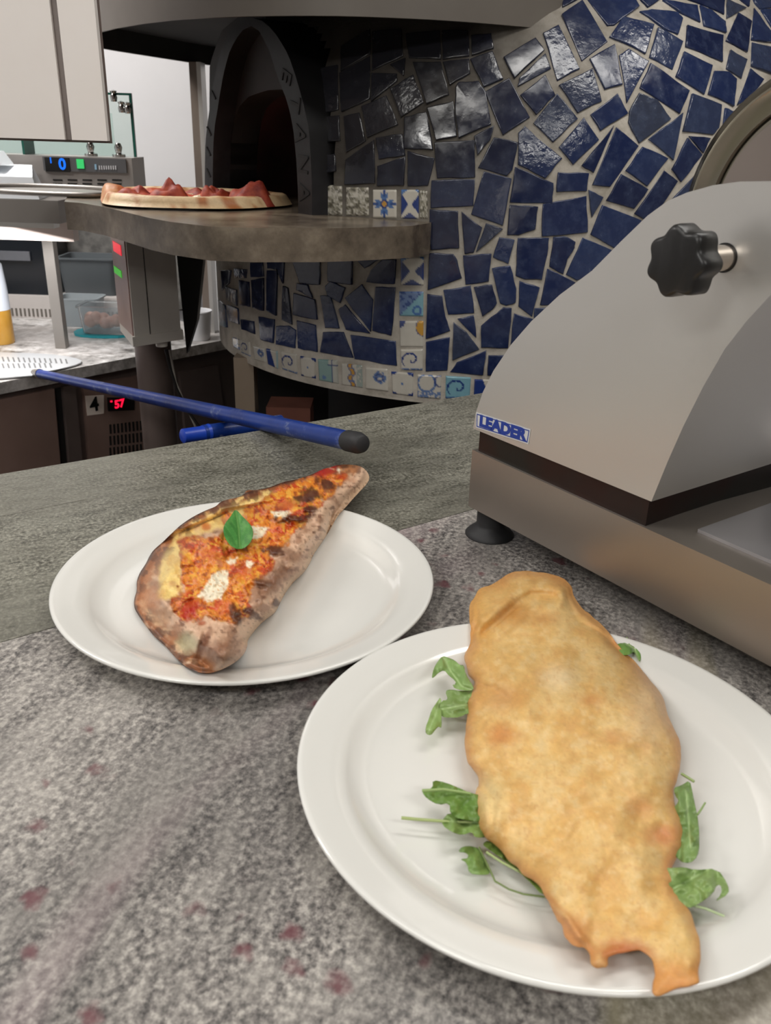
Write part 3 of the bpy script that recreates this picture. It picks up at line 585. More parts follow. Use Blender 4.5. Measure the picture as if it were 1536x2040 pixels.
# the sticker's corners on the housing face
q = [(.0035, .1195), (.0765, .1255), (.0775, .1385), (.0035, .1345)]
q = [(.0035, .1190), (.0770, .1240), (.0780, .1385), (.0025, .1345)]
lab = prism(bmesh.new(), [stk(s, z, -.0002) for s, z in q], [stk(s, z, -.0006) for s, z in q])
st = bmobj('sticker', lab, mat('sticker_white', (206, 208, 210), .4), sl); M_ink = mat('blue_ink', (26, 58, 150), .45)
b = bmesh.new(); ins = [(s + (.0012 if i in (0, 3) else -.0012), z + (.0012 if i < 2 else -.0012)) for i, (s, z) in enumerate(q)]; ins2 = [(s + (.0009 if i in (0, 3) else -.0009), z + (.0009 if i < 2 else -.0009)) for i, (s, z) in enumerate(ins)]
for i in range(4):
    j = (i + 1) % 4; prism(b, [stk(*ins[i], -.00062), stk(*ins[j], -.00062), stk(*ins2[j], -.00062), stk(*ins2[i], -.00062)], [stk(*ins[i], -.0008), stk(*ins[j], -.0008), stk(*ins2[j], -.0008), stk(*ins2[i], -.0008)])
bmobj('print_border', b, M_ink, st)
dirx = (Vector(tuple(SP(.077, 0, .1312))) - Vector(tuple(SP(.003, 0, .1268)))).normalized()
tx = text_mesh('print_lettering', 'LEADER', .0150, .0002, M_ink, st, tuple(SP(.0405, -.0008, .1291)), dirx, (0, 0, 1), .0009)
bb = np.array([vv.co[:] for vv in tx.data.vertices]); wd = ((bb - SP(.0405, 0, .1291)) @ sd_); sx_ = .066 / (wd.max() - wd.min())
for vv in tx.data.vertices:
    p = Vector(tuple(SP(.0405, -.0008, .1291))); dlt = vv.co - p; k = dlt.dot(dirx); vv.co = p + dlt + dirx * k * (sx_ - 1)

# ================================================================== pizza oven
OC = np.array([.2355, 2.237]); OR = .673; PH1 = R_(38)
N1 = np.array([math.sin(PH1), -math.cos(PH1)])
def setback(z): return 1.25 * np.clip(z - .30, 0, None) ** 2
def ovf(Q):
    r = Q[:, :2] - OC; ph = np.arctan2(r[:, 0], -r[:, 1]); d = np.hypot(r[:, 0], r[:, 1]) - OR
    return np.where(ph > PH1, r @ N1 - OR, d) + setback(Q[:, 2])
def on_oven(P):
    r = rays(P); t0 = np.full(len(r), 1.15) / r[:, 1]; hit = np.zeros(len(r), bool); lo = t0.copy(); hi = t0.copy()
    for k in range(1, 320):
        t = t0 + k * .005; f = ovf(CO + r * t[:, None]); new = (~hit) & (f <= 0); hi[new] = t[new]; lo[new] = t[new] - .005; hit |= new
    for _ in range(20):
        m_ = (lo + hi) / 2; f = ovf(CO + r * m_[:, None]) <= 0; hi = np.where(f, m_, hi); lo = np.where(f, lo, m_)
    return CO + r * hi[:, None], hit
def ov_norm(Q):
    e = 1e-4; g = np.stack([(ovf(Q + np.eye(3)[i] * e) - ovf(Q - np.eye(3)[i] * e)) / (2 * e) for i in range(3)], 1); return g / np.linalg.norm(g, axis=1)[:, None]
def ov_pt(ph, z):
    rr = OR - setback(np.array(z)); 
    if ph <= PH1: return np.array([OC[0] + rr * math.sin(ph), OC[1] - rr * math.cos(ph), z])
    a = OR * math.tan(ph - PH1); return np.array([OC[0] + N1[0] * rr + math.cos(PH1) * a, OC[1] + N1[1] * rr + math.sin(PH1) * a, z])
oven = empty('pizza_oven', (OC[0], OC[1], -1.0), 'round wood-fired pizza oven clad in broken blue tile mosaic', 'oven')
# portal plane (the iron arch of the mouth)
PP = np.array([-.30, 1.845, .3]); PN = np.array([-.79, -.613, 0]); PS = np.array([.613, -.79, 0])   # PS: along the plane towards the right-hand jamb
def portal(P): return onp(P, PP, PN)
out_px = [(413, 408), (413, 340), (414, 288), (418, 250), (423, 215), (428, 180), (435, 144), (446, 100), (462, 65), (485, 42), (510, 36), (535, 45), (558, 72), (575, 100), (586, 125), (599, 166), (610, 206), (621, 255), (625, 321), (627, 380), (627, 425)]
in_px = [(429, 408), (429, 340), (430, 288), (433, 250), (438, 222), (443, 190), (450, 150), (461, 108), (474, 80), (490, 60), (507, 52), (522, 62), (536, 88), (546, 110), (551, 130), (561, 160), (574, 192), (583, 222), (590, 259), (596, 321), (599, 380), (600, 425)]
mouth_px = [(429, 408), (429, 340), (430, 288), (434, 245), (446, 210), (465, 190), (500, 178), (530, 176), (556, 186), (574, 205), (584, 228), (590, 259), (596, 321), (599, 380), (600, 425)]
def resample(L, n):
    L = np.array(L, float); s = np.r_[0, np.cumsum(np.hypot(*np.diff(L, axis=0).T))]; t = np.linspace(0, s[-1], n); return np.stack([np.interp(t, s, L[:, 0]), np.interp(t, s, L[:, 1])], 1)
oo = portal(resample(out_px, 44)); ii = portal(resample(in_px, 44)); mo = portal(resample(mouth_px, 44))
ZS = .24
for a in (oo, ii, mo): a[0, 2] = a[-1, 2] = ZS - .01
def band(bm, A, B, d0, d1):
    n = len(A); rows = []
    for k in range(n):
        rows.append([bm.verts.new(tuple(map(float, q))) for q in (A[k] + PN * d1, B[k] + PN * d1, B[k] + PN * d0, A[k] + PN * d0)])
    for r0, r1 in zip(rows, rows[1:]):
        for j in range(4): bm.faces.new((r0[j], r0[(j + 1) % 4], r1[(j + 1) % 4], r1[j]))
    bm.faces.new(rows[0]); bm.faces.new(rows[-1][::-1]); return bm
# body with its mouth left open
phs = np.linspace(R_(-175), R_(58), 150); zs = np.linspace(-.085, .80, 70); V = []; Fc = []
for z in zs:
    for ph in phs: V.append(ov_pt(ph, z))
V = np.array(V); rel = V - PP; s_c = rel @ PS; mo2 = np.stack([(oo - PP) @ PS, oo[:, 2]], 1); depth = rel @ PN
poly2 = np.vstack([mo2, [mo2[-1][0], .20], [mo2[0][0], .20]])
sdm, _ = poly_sd(np.stack([s_c, V[:, 2]], 1), poly2); cut = (sdm > -.003) & (depth > -.35) & (V[:, 2] > ZS - .03)
nph = len(phs)
for i in range(len(zs) - 1):
    for j in range(nph - 1):
        f = (i * nph + j, i * nph + j + 1, (i + 1) * nph + j + 1, (i + 1) * nph + j)
        if not any(cut[k] for k in f): Fc.append(f)
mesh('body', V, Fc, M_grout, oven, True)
# underside, lower lip and dark core of the stand
rim = [ov_pt(ph, -.085) for ph in np.linspace(R_(-175), R_(58), 60)]
b = prism(bmesh.new(), [p + np.array([0, 0, .004]) for p in rim], [p + np.array([0, 0, -.006]) for p in rim]); bmobj('bottom_lip', b, M_grout, oven)
lathe('stand', [(0, .9), (.46, .9), (.46, 0), (0, 0)], (OC[0] + .05, OC[1] + .1, -.9999), M_dark, oven, 40)
box('shade_backing', -.42, .75, 2.25, 2.28, -.9995, -.095, M_dark, oven)  # black sheet added to stand in for the shade under the oven
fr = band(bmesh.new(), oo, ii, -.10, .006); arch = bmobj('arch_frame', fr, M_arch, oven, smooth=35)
lun = band(bmesh.new(), ii, mo, -.10, -.035); bmobj('lunette', lun, M_soot, oven, smooth=35)
lft = portal(resample([(400, 410), (400, 300), (400, 200), (400, 128), (422, 60), (470, 20), (510, 14)], 24)) ; lf2 = portal(resample(out_px[:11], 24)); lft[0, 2] = lf2[0, 2] = ZS - .01
bmobj('jamb_plate', band(bmesh.new(), lft, lf2, -.10, -.02), M_soot, oven, smooth=35)
# inside chamber
ci = np.vstack([mo]); b = bmesh.new(); prev = None
for dd, kx in ((-.10, 1), (-.22, 1.05), (-.40, 1.0), (-.60, .8)):
    cc_ = (mo[0] + mo[-1]) / 2; ring = [b.verts.new(tuple(cc_ + (p - cc_) * np.array([kx, kx, 1]) + PN * dd)) for p in mo]
    if prev:
        for k in range(len(ring) - 1): b.faces.new((prev[k], prev[k + 1], ring[k + 1], ring[k]))
    prev = ring
b.faces.new(prev); bmobj('baking_chamber', b, M_brick, oven, smooth=40)
_t = NT(M_arch); _t.base(_t.mix(soot_shade_mask(_t, _t.coord()), _c_arch, (22, 21, 22)))
# arch lettering
M_let = mat('raised_black_letter', (14, 13, 13), .6)
for ch, (lx, ly), rot in (('E', (576, 152), 22), ('T', (593, 207), 14), ('A', (604, 268), 9), ('N', (609, 327), 4), ('A', (612, 384), 1)):
    o3 = portal([(lx, ly)])[0] + PN * .0068; ax = Vector(tuple(PS)); a = R_(rot); ax2 = ax * math.cos(a) + Vector((0, 0, 1)) * -math.sin(a); ay2 = Vector((0, 0, 1)) * math.cos(a) + ax * math.sin(a)
    ax2, ay2 = ay2, -ax2   # letters run down the jamb
    ay2 = -ay2 if False else ay2
    text_mesh('letter', ch, .046, .0015, M_let, arch, tuple(o3), -ax2, -ay2, .0006)
for lx, ly in ((422, 262), (421, 302), (421, 345), (431, 190)):
    q = portal([(lx - 5, ly - 9), (lx - 3, ly - 10), (lx + 5, ly + 7), (lx + 3, ly + 9)]) + PN * .0064
    prism_b = prism(bmesh.new(), q, q + PN * .0012); bmobj('letter_stroke', prism_b, M_let, arch)
# stone landing shelf
zsf = ZS; shp = onz([(858, 444), (820, 450), (700, 454), (629, 455), (500, 454), (415, 451), (340, 442), (296, 434), (240, 420), (201, 411), (160, 404), (128, 402)], zsf)[:, :2].tolist()
shp = [[.075, 1.66]] + shp + [[-.72, 2.0], [-.60, 2.30], [-.44, 2.36], [-.10, 1.95]]
b = slab_bm(shp, .188, zsf); bmobj('landing_shelf', b, M_stone, oven, bevel=.004, seg=3, smooth=35)
# hood
HZ = .55; hp = onz([(1120, 60), (1083, 57), (975, 47), (880, 40), (800, 36), (700, 32), (600, 31), (510, 32), (437, 34), (312, 42), (203, 61)], HZ)[:, :2].tolist()
hp += [[-.70, 2.12], [-.745, 2.26]] + onz([(205, 98), (300, 113), (390, 127)], HZ)[:, :2].tolist() + [[-.5, 3.0], [.45, 3.0], [.6, 2.0]]
hq = np.array(hp); hs = smooth_poly(hq, 1); cH = hs.mean(0)
hood = bmesh.new(); n = len(hs); inn = cH + (hs - cH) * .985
A = [hood.verts.new((x, y, HZ)) for x, y in hs]; B = [hood.verts.new((x, y, 1.25)) for x, y in hs]; Ci = [hood.verts.new((x, y, HZ)) for x, y in inn]
for i in range(n):
    j = (i + 1) % n; hood.faces.new((A[i], A[j], B[j], B[i])); hood.faces.new((A[i], Ci[i], Ci[j], A[j]))
hood.faces.new(B); hd = bmobj('hood', hood, M_dkgrey, oven, smooth=40)
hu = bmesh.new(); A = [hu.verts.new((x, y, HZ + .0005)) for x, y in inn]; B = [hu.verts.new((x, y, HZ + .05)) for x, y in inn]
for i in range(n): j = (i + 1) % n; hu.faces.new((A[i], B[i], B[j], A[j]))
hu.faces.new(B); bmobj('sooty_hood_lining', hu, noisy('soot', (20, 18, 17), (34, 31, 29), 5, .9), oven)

# ------------------------------------------------------------------ mosaic tiles
z4 = lambda p: zm(p, 3.2, 600, 0)
z5 = lambda p: zm(p, 2.8657, 1000, 0)
z6 = lambda p: zm(p, 3.2, 820, 400)
z3 = lambda p: zm(p, 2.56, 380, 480)
T4 = [[(250, 470), (440, 360), (440, 630), (262, 715)], [(452, 470), (610, 475), (612, 520), (450, 650)], [(570, 415), (665, 375), (655, 485)], [(570, 570), (715, 482), (782, 655), (640, 748)], [(715, 400), (890, 400), (942, 605), (800, 665)], [(905, 400), (1070, 380), (1075, 470), (950, 545)], [(1080, 380), (1220, 330), (1285, 505), (1165, 555)],
      [(985, 560), (1010, 525), (1130, 520), (1175, 590), (1210, 795), (1005, 882), (985, 720)], [(805, 690), (970, 650), (992, 870), (862, 895)], [(660, 750), (800, 718), (840, 955), (660, 945)], [(390, 680), (545, 615), (618, 795), (425, 878)], [(275, 745), (372, 722), (412, 900), (292, 970)], [(150, 750), (245, 740), (250, 895), (180, 905)], [(145, 990), (215, 985), (225, 1090), (145, 1100)],
      [(480, 880), (645, 857), (662, 990), (500, 1015)], [(290, 1020), (465, 895), (472, 1168), (280, 1175)], [(490, 1060), (665, 1000), (655, 1180), (488, 1185)], [(682, 965), (850, 1010), (808, 1180), (682, 1185)], [(852, 910), (1105, 895), (1108, 1130), (870, 1135)], [(1105, 870), (1228, 805), (1200, 895), (1125, 990)], [(1230, 880), (1380, 910), (1345, 1080), (1310, 1120), (1130, 1070)], [(1175, 590), (1325, 503), (1455, 750), (1285, 862)], [(835, 1150), (1105, 1145), (1095, 1310), (830, 1325)], [(1165, 1095), (1340, 1140), (1285, 1435), (1085, 1365)],
      [(260, 300), (440, 190), (440, 345), (255, 455)], [(460, 210), (640, 190), (650, 360), (560, 400), (455, 450)], [(670, 220), (880, 200), (890, 380), (690, 370)], [(900, 200), (1060, 200), (1070, 360), (905, 380)], [(100, 440), (235, 420), (240, 700), (150, 720), (100, 600)], [(1085, 230), (1210, 220), (1225, 310), (1090, 355)]]
T6 = [[(118, 55), (295, 68), (302, 300), (125, 310)], [(320, 70), (448, 172), (395, 328), (338, 335)], [(475, 145), (580, 180), (412, 325)], [(625, 28), (803, 38), (785, 180), (680, 218), (610, 215)], [(1215, 28), (1460, 125), (1390, 235), (1300, 305), (1140, 215)], [(560, 235), (655, 250), (615, 400), (520, 358)], [(678, 238), (872, 238), (862, 340), (828, 500), (720, 498), (665, 475)],
      [(905, 232), (985, 230), (1040, 262), (1035, 300), (990, 370), (965, 465), (878, 418)], [(1090, 235), (1280, 318), (1120, 480), (1050, 505), (985, 470)], [(118, 335), (265, 340), (290, 380), (318, 490), (105, 565)], [(330, 350), (508, 338), (490, 510), (345, 532)], [(512, 432), (628, 415), (665, 560), (662, 645), (600, 665), (565, 650)], [(205, 570), (375, 542), (398, 712), (235, 722)], [(398, 550), (512, 535), (542, 650), (520, 685), (452, 735)],
      [(688, 512), (812, 552), (765, 735), (682, 672)], [(865, 435), (1040, 520), (905, 660), (820, 662)], [(103, 595), (195, 605), (215, 740), (245, 825), (92, 878)], [(295, 752), (395, 730), (412, 870)], [(268, 775), (350, 840), (430, 945), (262, 1015)], [(585, 680), (635, 685), (615, 935), (445, 932), (445, 795), (540, 720)], [(655, 720), (772, 755), (770, 850), (760, 965), (625, 965)], [(785, 685), (930, 685), (900, 800), (780, 800)], [(95, 900), (243, 870), (228, 1078), (93, 1085)], [(475, 955), (455, 1108), (248, 1090), (290, 1030)], [(492, 985), (680, 985), (670, 1112), (485, 1110)]]
T5 = [[(10, 330), (190, 220), (240, 290), (70, 450)], [(90, 495), (100, 450), (245, 310), (275, 395)], [(340, 90), (455, 10), (600, 240), (455, 350)], [(500, 340), (640, 258), (685, 485), (585, 512)], [(235, 195), (320, 150), (440, 395), (315, 462)], [(345, -30), (440, -30), (440, -5), (345, 45)], [(480, -10), (740, -20), (778, 45), (640, 145), (600, 150)], [(780, -10), (905, -5), (830, 45)], [(612, 215), (690, 100), (865, 145), (815, 310), (700, 250)], [(785, 70), (850, 60), (1000, 75), (1028, 110), (1000, 200), (920, 165)],
      [(915, 5), (1110, 35), (1128, 130), (1020, 80)], [(1000, -20), (1270, -20), (1262, 85), (1100, 15)], [(1128, 35), (1190, 60), (1270, 130), (1275, 190), (1150, 150)], [(885, 165), (1030, 240), (970, 398), (840, 330)], [(1055, 150), (1258, 205), (1255, 355), (1045, 270)], [(1035, 300), (1200, 375), (1150, 540), (990, 440)], [(668, 320), (720, 285), (832, 355), (710, 590)], [(845, 365), (1065, 520), (1010, 650), (785, 505)], [(325, 490), (515, 395), (565, 580), (430, 645)], [(105, 545), (245, 432), (300, 545), (195, 655)], [(180, 705), (312, 540), (428, 680), (290, 812)], [(505, 655), (655, 538), (715, 650), (560, 748)],
      [(725, 640), (780, 535), (880, 570), (960, 680), (780, 818), (720, 700)], [(1080, 540), (1250, 600), (1235, 730), (1200, 770), (1030, 750)], [(1210, 410), (1290, 415), (1333, 455), (1318, 608), (1175, 540)], [(1300, 290), (1392, 345), (1362, 450), (1278, 395)], [(1345, 78), (1420, 125), (1395, 300), (1275, 235)], [(1282, 0), (1390, 50), (1280, 108)], [(1330, -20), (1415, -20), (1405, 40)], [(1435, 50), (1536, 190), (1540, 245), (1420, 230)], [(1425, -20), (1480, -30), (1560, 10), (1560, 45), (1470, 55), (1440, 20)], [(1475, 62), (1560, 55), (1570, 200), (1540, 165)], [(1425, 245), (1580, 280), (1580, 440), (1420, 380)], [(1415, 395), (1490, 455), (1420, 560), (1340, 600)], [(1270, 620), (1320, 640), (1290, 700), (1258, 740)],
      [(325, 840), (465, 675), (550, 800), (405, 940)], [(95, 760), (130, 720), (340, 905), (245, 1018), (92, 940)], [(455, 945), (635, 720), (520, 985)], [(515, 1055), (650, 730), (775, 835), (615, 1065)], [(835, 795), (1030, 645), (975, 915)], [(705, 975), (800, 840), (945, 905), (825, 1062)], [(968, 965), (1055, 790), (1140, 885), (1020, 1038)], [(1065, 780), (1185, 790), (1145, 875)], [(320, 985), (493, 990), (480, 1090), (312, 1095)], [(75, 955), (290, 1045), (285, 1158), (45, 1155)], [(595, 1145), (680, 995), (830, 1080), (750, 1190)], [(755, 1218), (925, 975), (1000, 1035), (840, 1270)], [(945, 1165), (1100, 1000), (1060, 1140), (990, 1200)], [(870, 1260), (935, 1170), (960, 1200), (930, 1270)], [(495, 1085), (575, 1125), (512, 1240)], [(228, 1348), (235, 1165), (480, 1120), (485, 1325)]]
T3 = [[(520, 92), (665, 90), (660, 222), (560, 215)], [(697, 90), (828, 90), (825, 222), (700, 205)], [(850, 92), (970, 92), (890, 138)], [(985, 92), (1050, 95), (1040, 218), (893, 210), (920, 150)], [(690, 230), (715, 207), (790, 238), (765, 315), (700, 275)], [(875, 222), (930, 300), (920, 460), (790, 290)], [(945, 235), (1045, 238), (1025, 480), (930, 455)], [(790, 325), (915, 470), (795, 450), (758, 350)], [(530, 265), (635, 300), (648, 400), (525, 375)], [(665, 280), (715, 280), (760, 445), (690, 440)], [(475, 230), (500, 240), (520, 425), (468, 400)], [(390, 150), (445, 155), (440, 380), (390, 355)],
      [(440, 435), (500, 432), (538, 455), (535, 545), (440, 525)], [(545, 405), (640, 430), (648, 565), (550, 545)], [(680, 465), (780, 465), (830, 595), (665, 565)], [(820, 478), (1045, 512), (1052, 635), (840, 600)], [(350, 385), (430, 400), (425, 520), (360, 500)], [(310, 200), (375, 190), (375, 355), (320, 340)], [(545, 215), (600, 225), (625, 290), (545, 250)], [(180, 230), (238, 250), (240, 330), (190, 300)], [(250, 200), (300, 210), (305, 335), (255, 325)], [(190, 325), (245, 345), (250, 425), (200, 405)], [(260, 400), (325, 410), (330, 475), (265, 450)], [(145, 300), (180, 330), (190, 440), (155, 430)], [(225, 140), (290, 145), (285, 190), (230, 190)], [(160, 150), (210, 150), (200, 215), (165, 250)], [(310, 110), (370, 110), (375, 180), (312, 185)], [(395, 95), (480, 95), (475, 215), (450, 145), (395, 140)]]
allpx = [z4(t) for t in T4] + [z5(t) for t in T5] + [z6(t) for t in T6] + [z3(t) for t in T3]
rng = np.random.RandomState(4)
def tile_mesh(P3, name, m, thick=.0035, jig=.0008, tilt=.03, parent=None, sub=3, inset=.0010):
    """one glazed piece: base ring on the grout, rounded shoulder, slightly uneven face"""
    P3 = np.asarray(P3); cen = P3.mean(0); n = ov_norm(cen[None])[0]; ring = []
    for a, b_ in zip(P3, np.roll(P3, -1, 0)):
        for k in range(sub):
            p = a + (b_ - a) * (k / sub); jj = (rng.rand(3) - .5) * jig * (2 if k else .6); ring.append(p + jj)
    ring = np.array(ring); tax = rng.randn(3); tax -= n * (tax @ n); tax /= np.linalg.norm(tax)
    off = ((ring - cen) @ tax)[:, None] * n * tilt * rng.randn() * .9
    toc = ring - cen; dist = np.linalg.norm(toc, axis=1)[:, None]
    ring = ring + toc / dist * .0007; toc = ring - cen
    lo = ring - n * .003; r1 = ring + n * thick * .8 + off; r2 = ring - toc / dist * np.minimum(inset, dist * .3) + n * thick + off
    r3 = ring - toc / dist * np.minimum(inset * 2.2, dist * .5) + n * (thick + .0001) + off; m_ = len(ring)
    V = np.vstack([lo, r1, r2, r3, [r3.mean(0)]]); Fs = []
    for i in range(m_):
        j = (i + 1) % m_
        for L in range(3): Fs.append((L * m_ + i, L * m_ + j, (L + 1) * m_ + j, (L + 1) * m_ + i))
        Fs.append((3 * m_ + i, 3 * m_ + j, 4 * m_))
    return mesh(name, V, Fs, m, parent, True)
# orientation made consistent so that normals face out
def ccw(P3):
    cen = P3.mean(0); n = ov_norm(cen[None])[0]; s = sum(np.cross(a - cen, b_ - cen) @ n for a, b_ in zip(P3, np.roll(P3, -1, 0))); return P3 if s > 0 else P3[::-1]
cent = []
for t in allpx:
    t = np.array(t); q, hit = on_oven(t)
    if not hit.all(): continue
    rel = q.mean(0) - PP
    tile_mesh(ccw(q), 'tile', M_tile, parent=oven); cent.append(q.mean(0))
# pieces the frame or the slicer hides, so that the cladding goes on
slicer_px = [(960, 815), (1040, 680), (1190, 560), (1300, 445), (1380, 400), (1440, 260), (1536, 190), (1536, 900), (960, 900)]
cent = np.array(cent); arc = 0
for z in np.arange(-.03, .76, .082):
    for ph in np.arange(R_(2), R_(56), R_(7.2)):
        p = ov_pt(ph + rng.uniform(-.01, .01), z + rng.uniform(-.006, .006)); pp = proj(p[None])[0]
        inframe = 0 < pp[0] < 1560 and 0 - 45 < pp[1] < 2040
        if inframe and poly_sd(pp[None], slicer_px)[0][0] < 32: continue
        if not inframe and pp[0] < 1100: continue
        if len(cent) and np.min(np.linalg.norm(cent - p, axis=1)) < .072: continue
        a0 = rng.uniform(-.3, .3); qs = []
        for k in range(4):
            a = a0 + math.pi / 4 + k * math.pi / 2; r = .05 * rng.uniform(.85, 1.02); qs.append(ov_pt(ph + r * math.cos(a) / OR, z + r * math.sin(a)))
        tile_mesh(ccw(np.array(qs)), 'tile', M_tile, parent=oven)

# patterned majolica pieces
W_, DB, LB, MB_, OCH, GR = (198, 193, 182), (36, 58, 120), (122, 168, 182), (78, 112, 164), (198, 150, 66), (130, 150, 146)
def motif(k, U, Vv):
    c = np.tile(lin(W_), (len(U), 1)); r = np.hypot(U, Vv); th = np.arctan2(Vv, U); n = fbm(U * 5 + k * 7, Vv * 5, 200 + k)
    if k in (0, 5):
        if k == 5: c = np.tile(lin(LB), (len(U), 1))
        sp2 = np.abs(((r * 1.25 - th / (2 * math.pi)) % 1) - .5) < .11; c = over(c, DB, (sp2 & (r < .85)) * 1.0); c = over(c, MB_, ((Vv < -.72) & (n > .4)) * .9)
    elif k == 1:
        pet = r < .85 * np.abs(np.cos(2 * th)) ** .6 * (1 + .12 * np.cos(16 * th)); c = over(c, MB_, pet * 1.0); c = over(c, DB, (pet & (r > .5) & (np.abs(np.cos(2 * th)) > .93)) * .7); c = over(c, OCH, (r < .22) * 1.0); c = over(c, DB, (np.abs(r - .24) < .04) * 1.0)
    elif k == 2:
        c = over(c, DB, (np.abs(Vv) < (-U - .1) * .9) * 1.0); c = over(c, DB, (Vv < -.5 + U * .0 - .5 * np.abs(U)) * .9); c = over(c, MB_, (Vv > 1.15 - .5 * np.abs(U - .2)) * 1.0)
        c = over(c, DB, (np.abs(Vv) < (U - .25) * .9) * 1.0)
    elif k == 3:
        up_ = Vv > U; c = over(c, MB_, up_ * .85); c = over(c, DB, (up_ & (n > .55)) * .7); c = over(c, LB, (~up_) * .95); c = over(c, MB_, ((~up_) & (np.abs(np.hypot(U - .5, Vv + .5) - .3) < .09)) * 1.0)
    elif k == 4:
        e = np.maximum(np.abs(U), np.abs(Vv)); c = over(c, DB, ((np.abs(U) + np.abs(Vv) + .12 * np.cos(6 * th)) > 1.5) * 1.0); c = over(c, MB_, (r < .12) * 1.0)
    elif k == 6:
        c = over(c, OCH, ((np.hypot(U - 1.0, Vv - .5) < .6) & (Vv > -.2)) * 1.0); c = over(c, DB, ((np.hypot(U + .9, Vv - .9) < .4)) * .9); c = over(c, DB, (np.abs(np.hypot(U - 1.0, Vv - .5) - .62) < .04) * .8)
    elif k == 7:
        c = np.tile(lin((132, 164, 160)), (len(U), 1)); c = over(c, W_, ((U > .45) | ((U > .1) & (Vv > .55))) * .8); c = over(c, DB, ((np.abs(U - .4) < .04) | ((np.abs(Vv - .5) < .04) & (U > 0))) * .9); c = over(c, MB_, (np.hypot(U + .4, Vv + .6) < .18) * .9)
    elif k == 8:
        c = over(c, (92, 88, 76), sstep(.4, .6, n)); c = over(c, (150, 146, 128), (fbm(U * 9, Vv * 9, 77) > .55) * .6)
    elif k == 9:
        c = over(c, MB_, (np.abs(np.hypot(U + .2, Vv - .3) - .7) < .08) * .9); c = over(c, MB_, ((Vv < -.35) & (n > .48)) * .85); c = over(c, DB, (np.abs(np.hypot(U - .9, Vv - .5) - .45) < .07) * .8)
    elif k == 10:
        c = over(c, MB_, ((np.hypot(U - .3, Vv - .2) < .55) & (n > .45)) * .9); c = over(c, DB, (np.abs(np.hypot(U - .3, Vv - .2) - .3) < .08) * .7)
    elif k == 11:
        c = over(c, OCH, (np.abs(U - .15 * np.sin(Vv * 6)) < .16) * 1.0); c = over(c, DB, (np.abs(np.abs(U - .15 * np.sin(Vv * 6)) - .2) < .05) * .9); c = over(c, MB_, ((Vv % .55) < .14) * (np.abs(U) < .3) * .8); c = over(c, GR, ((U > .5) & (n > .45)) * .7)
    elif k == 12:
        c = over(c, DB, (U + Vv * .4 < .15) * 1.0); c = over(c, LB, (U > .75) * .6)
    return c * (.93 + .12 * fbm(U * 3 + k, Vv * 3, 5))[:, None]
PT = [(z3([(1068, 78), (1192, 78), (1190, 230), (1070, 228)]), 2), (z3([(1060, 255), (1190, 255), (1188, 388), (1062, 385)]), 3), (z3([(1062, 405), (1190, 405), (1188, 545), (1066, 543)]), 6), (z3([(1068, 550), (1187, 550), (1185, 662), (1070, 660)]), 0),
      (z3([(1020, 663), (1138, 670), (1136, 795), (1028, 780)]), 4), (z3([(1155, 678), (1282, 683), (1276, 808), (1154, 800)]), 9), (z3([(1298, 685), (1432, 693), (1425, 806), (1296, 806)]), 5), (z3([(1445, 703), (1560, 705), (1556, 800), (1440, 806)]), 12), (z3([(890, 643), (1006, 650), (1010, 770), (890, 755)]), 10), (z3([(768, 620), (876, 632), (880, 752), (770, 735)]), 11), (z3([(648, 600), (752, 605), (757, 732), (655, 712)]), 7), (z3([(558, 583), (640, 598), (640, 705), (565, 690)]), 4), (z3([(460, 560), (546, 575), (546, 682), (467, 655)]), 0), (z3([(385, 545), (446, 560), (448, 655), (397, 630)]), 12), (z3([(320, 530), (380, 545), (386, 622), (327, 605)]), 10), (z3([(255, 502), (304, 514), (308, 592), (260, 570)]), 0), (z3([(215, 488), (250, 500), (252, 560), (222, 540)]), 9),
      (z4([(120, 1180), (265, 1182), (265, 1375), (120, 1378)]), 8), (z4([(285, 1190), (435, 1190), (435, 1380), (285, 1378)]), 8), (z4([(455, 1205), (612, 1205), (612, 1395), (455, 1393)]), 1), (z4([(635, 1205), (752, 1205), (752, 1400), (635, 1398)]), 2), (z4([(758, 1210), (806, 1212), (806, 1398), (758, 1396)]), 8),
      (z6([(2, 960 + 0), (0, 961)]), -1)]
for quad, k in PT:
    if k < 0: continue
    q = np.array(quad); N_ = 22; uu, vv_ = np.meshgrid(np.linspace(0, 1, N_), np.linspace(0, 1, N_)); uu = uu.ravel(); vv_ = vv_.ravel()
    P = q[0] * ((1 - uu) * (1 - vv_))[:, None] + q[1] * (uu * (1 - vv_))[:, None] + q[2] * (uu * vv_)[:, None] + q[3] * ((1 - uu) * vv_)[:, None]
    X, hit = on_oven(P)
    if not hit.all(): continue
    nn = ov_norm(X); e = np.minimum.reduce([uu, 1 - uu, vv_, 1 - vv_]); X = X + nn * (.0048 * np.sqrt(np.clip(e / .05, 0, 1)) - .002)[:, None]
    ids = np.arange(N_ * N_).reshape(N_, N_); Fs = np.stack([ids[:-1, :-1], ids[1:, :-1], ids[1:, 1:], ids[:-1, 1:]], -1).reshape(-1, 4)
    mesh('patterned_tile', X, Fs, M_print, oven, True, motif(k, uu * 2 - 1, 1 - 2 * vv_))

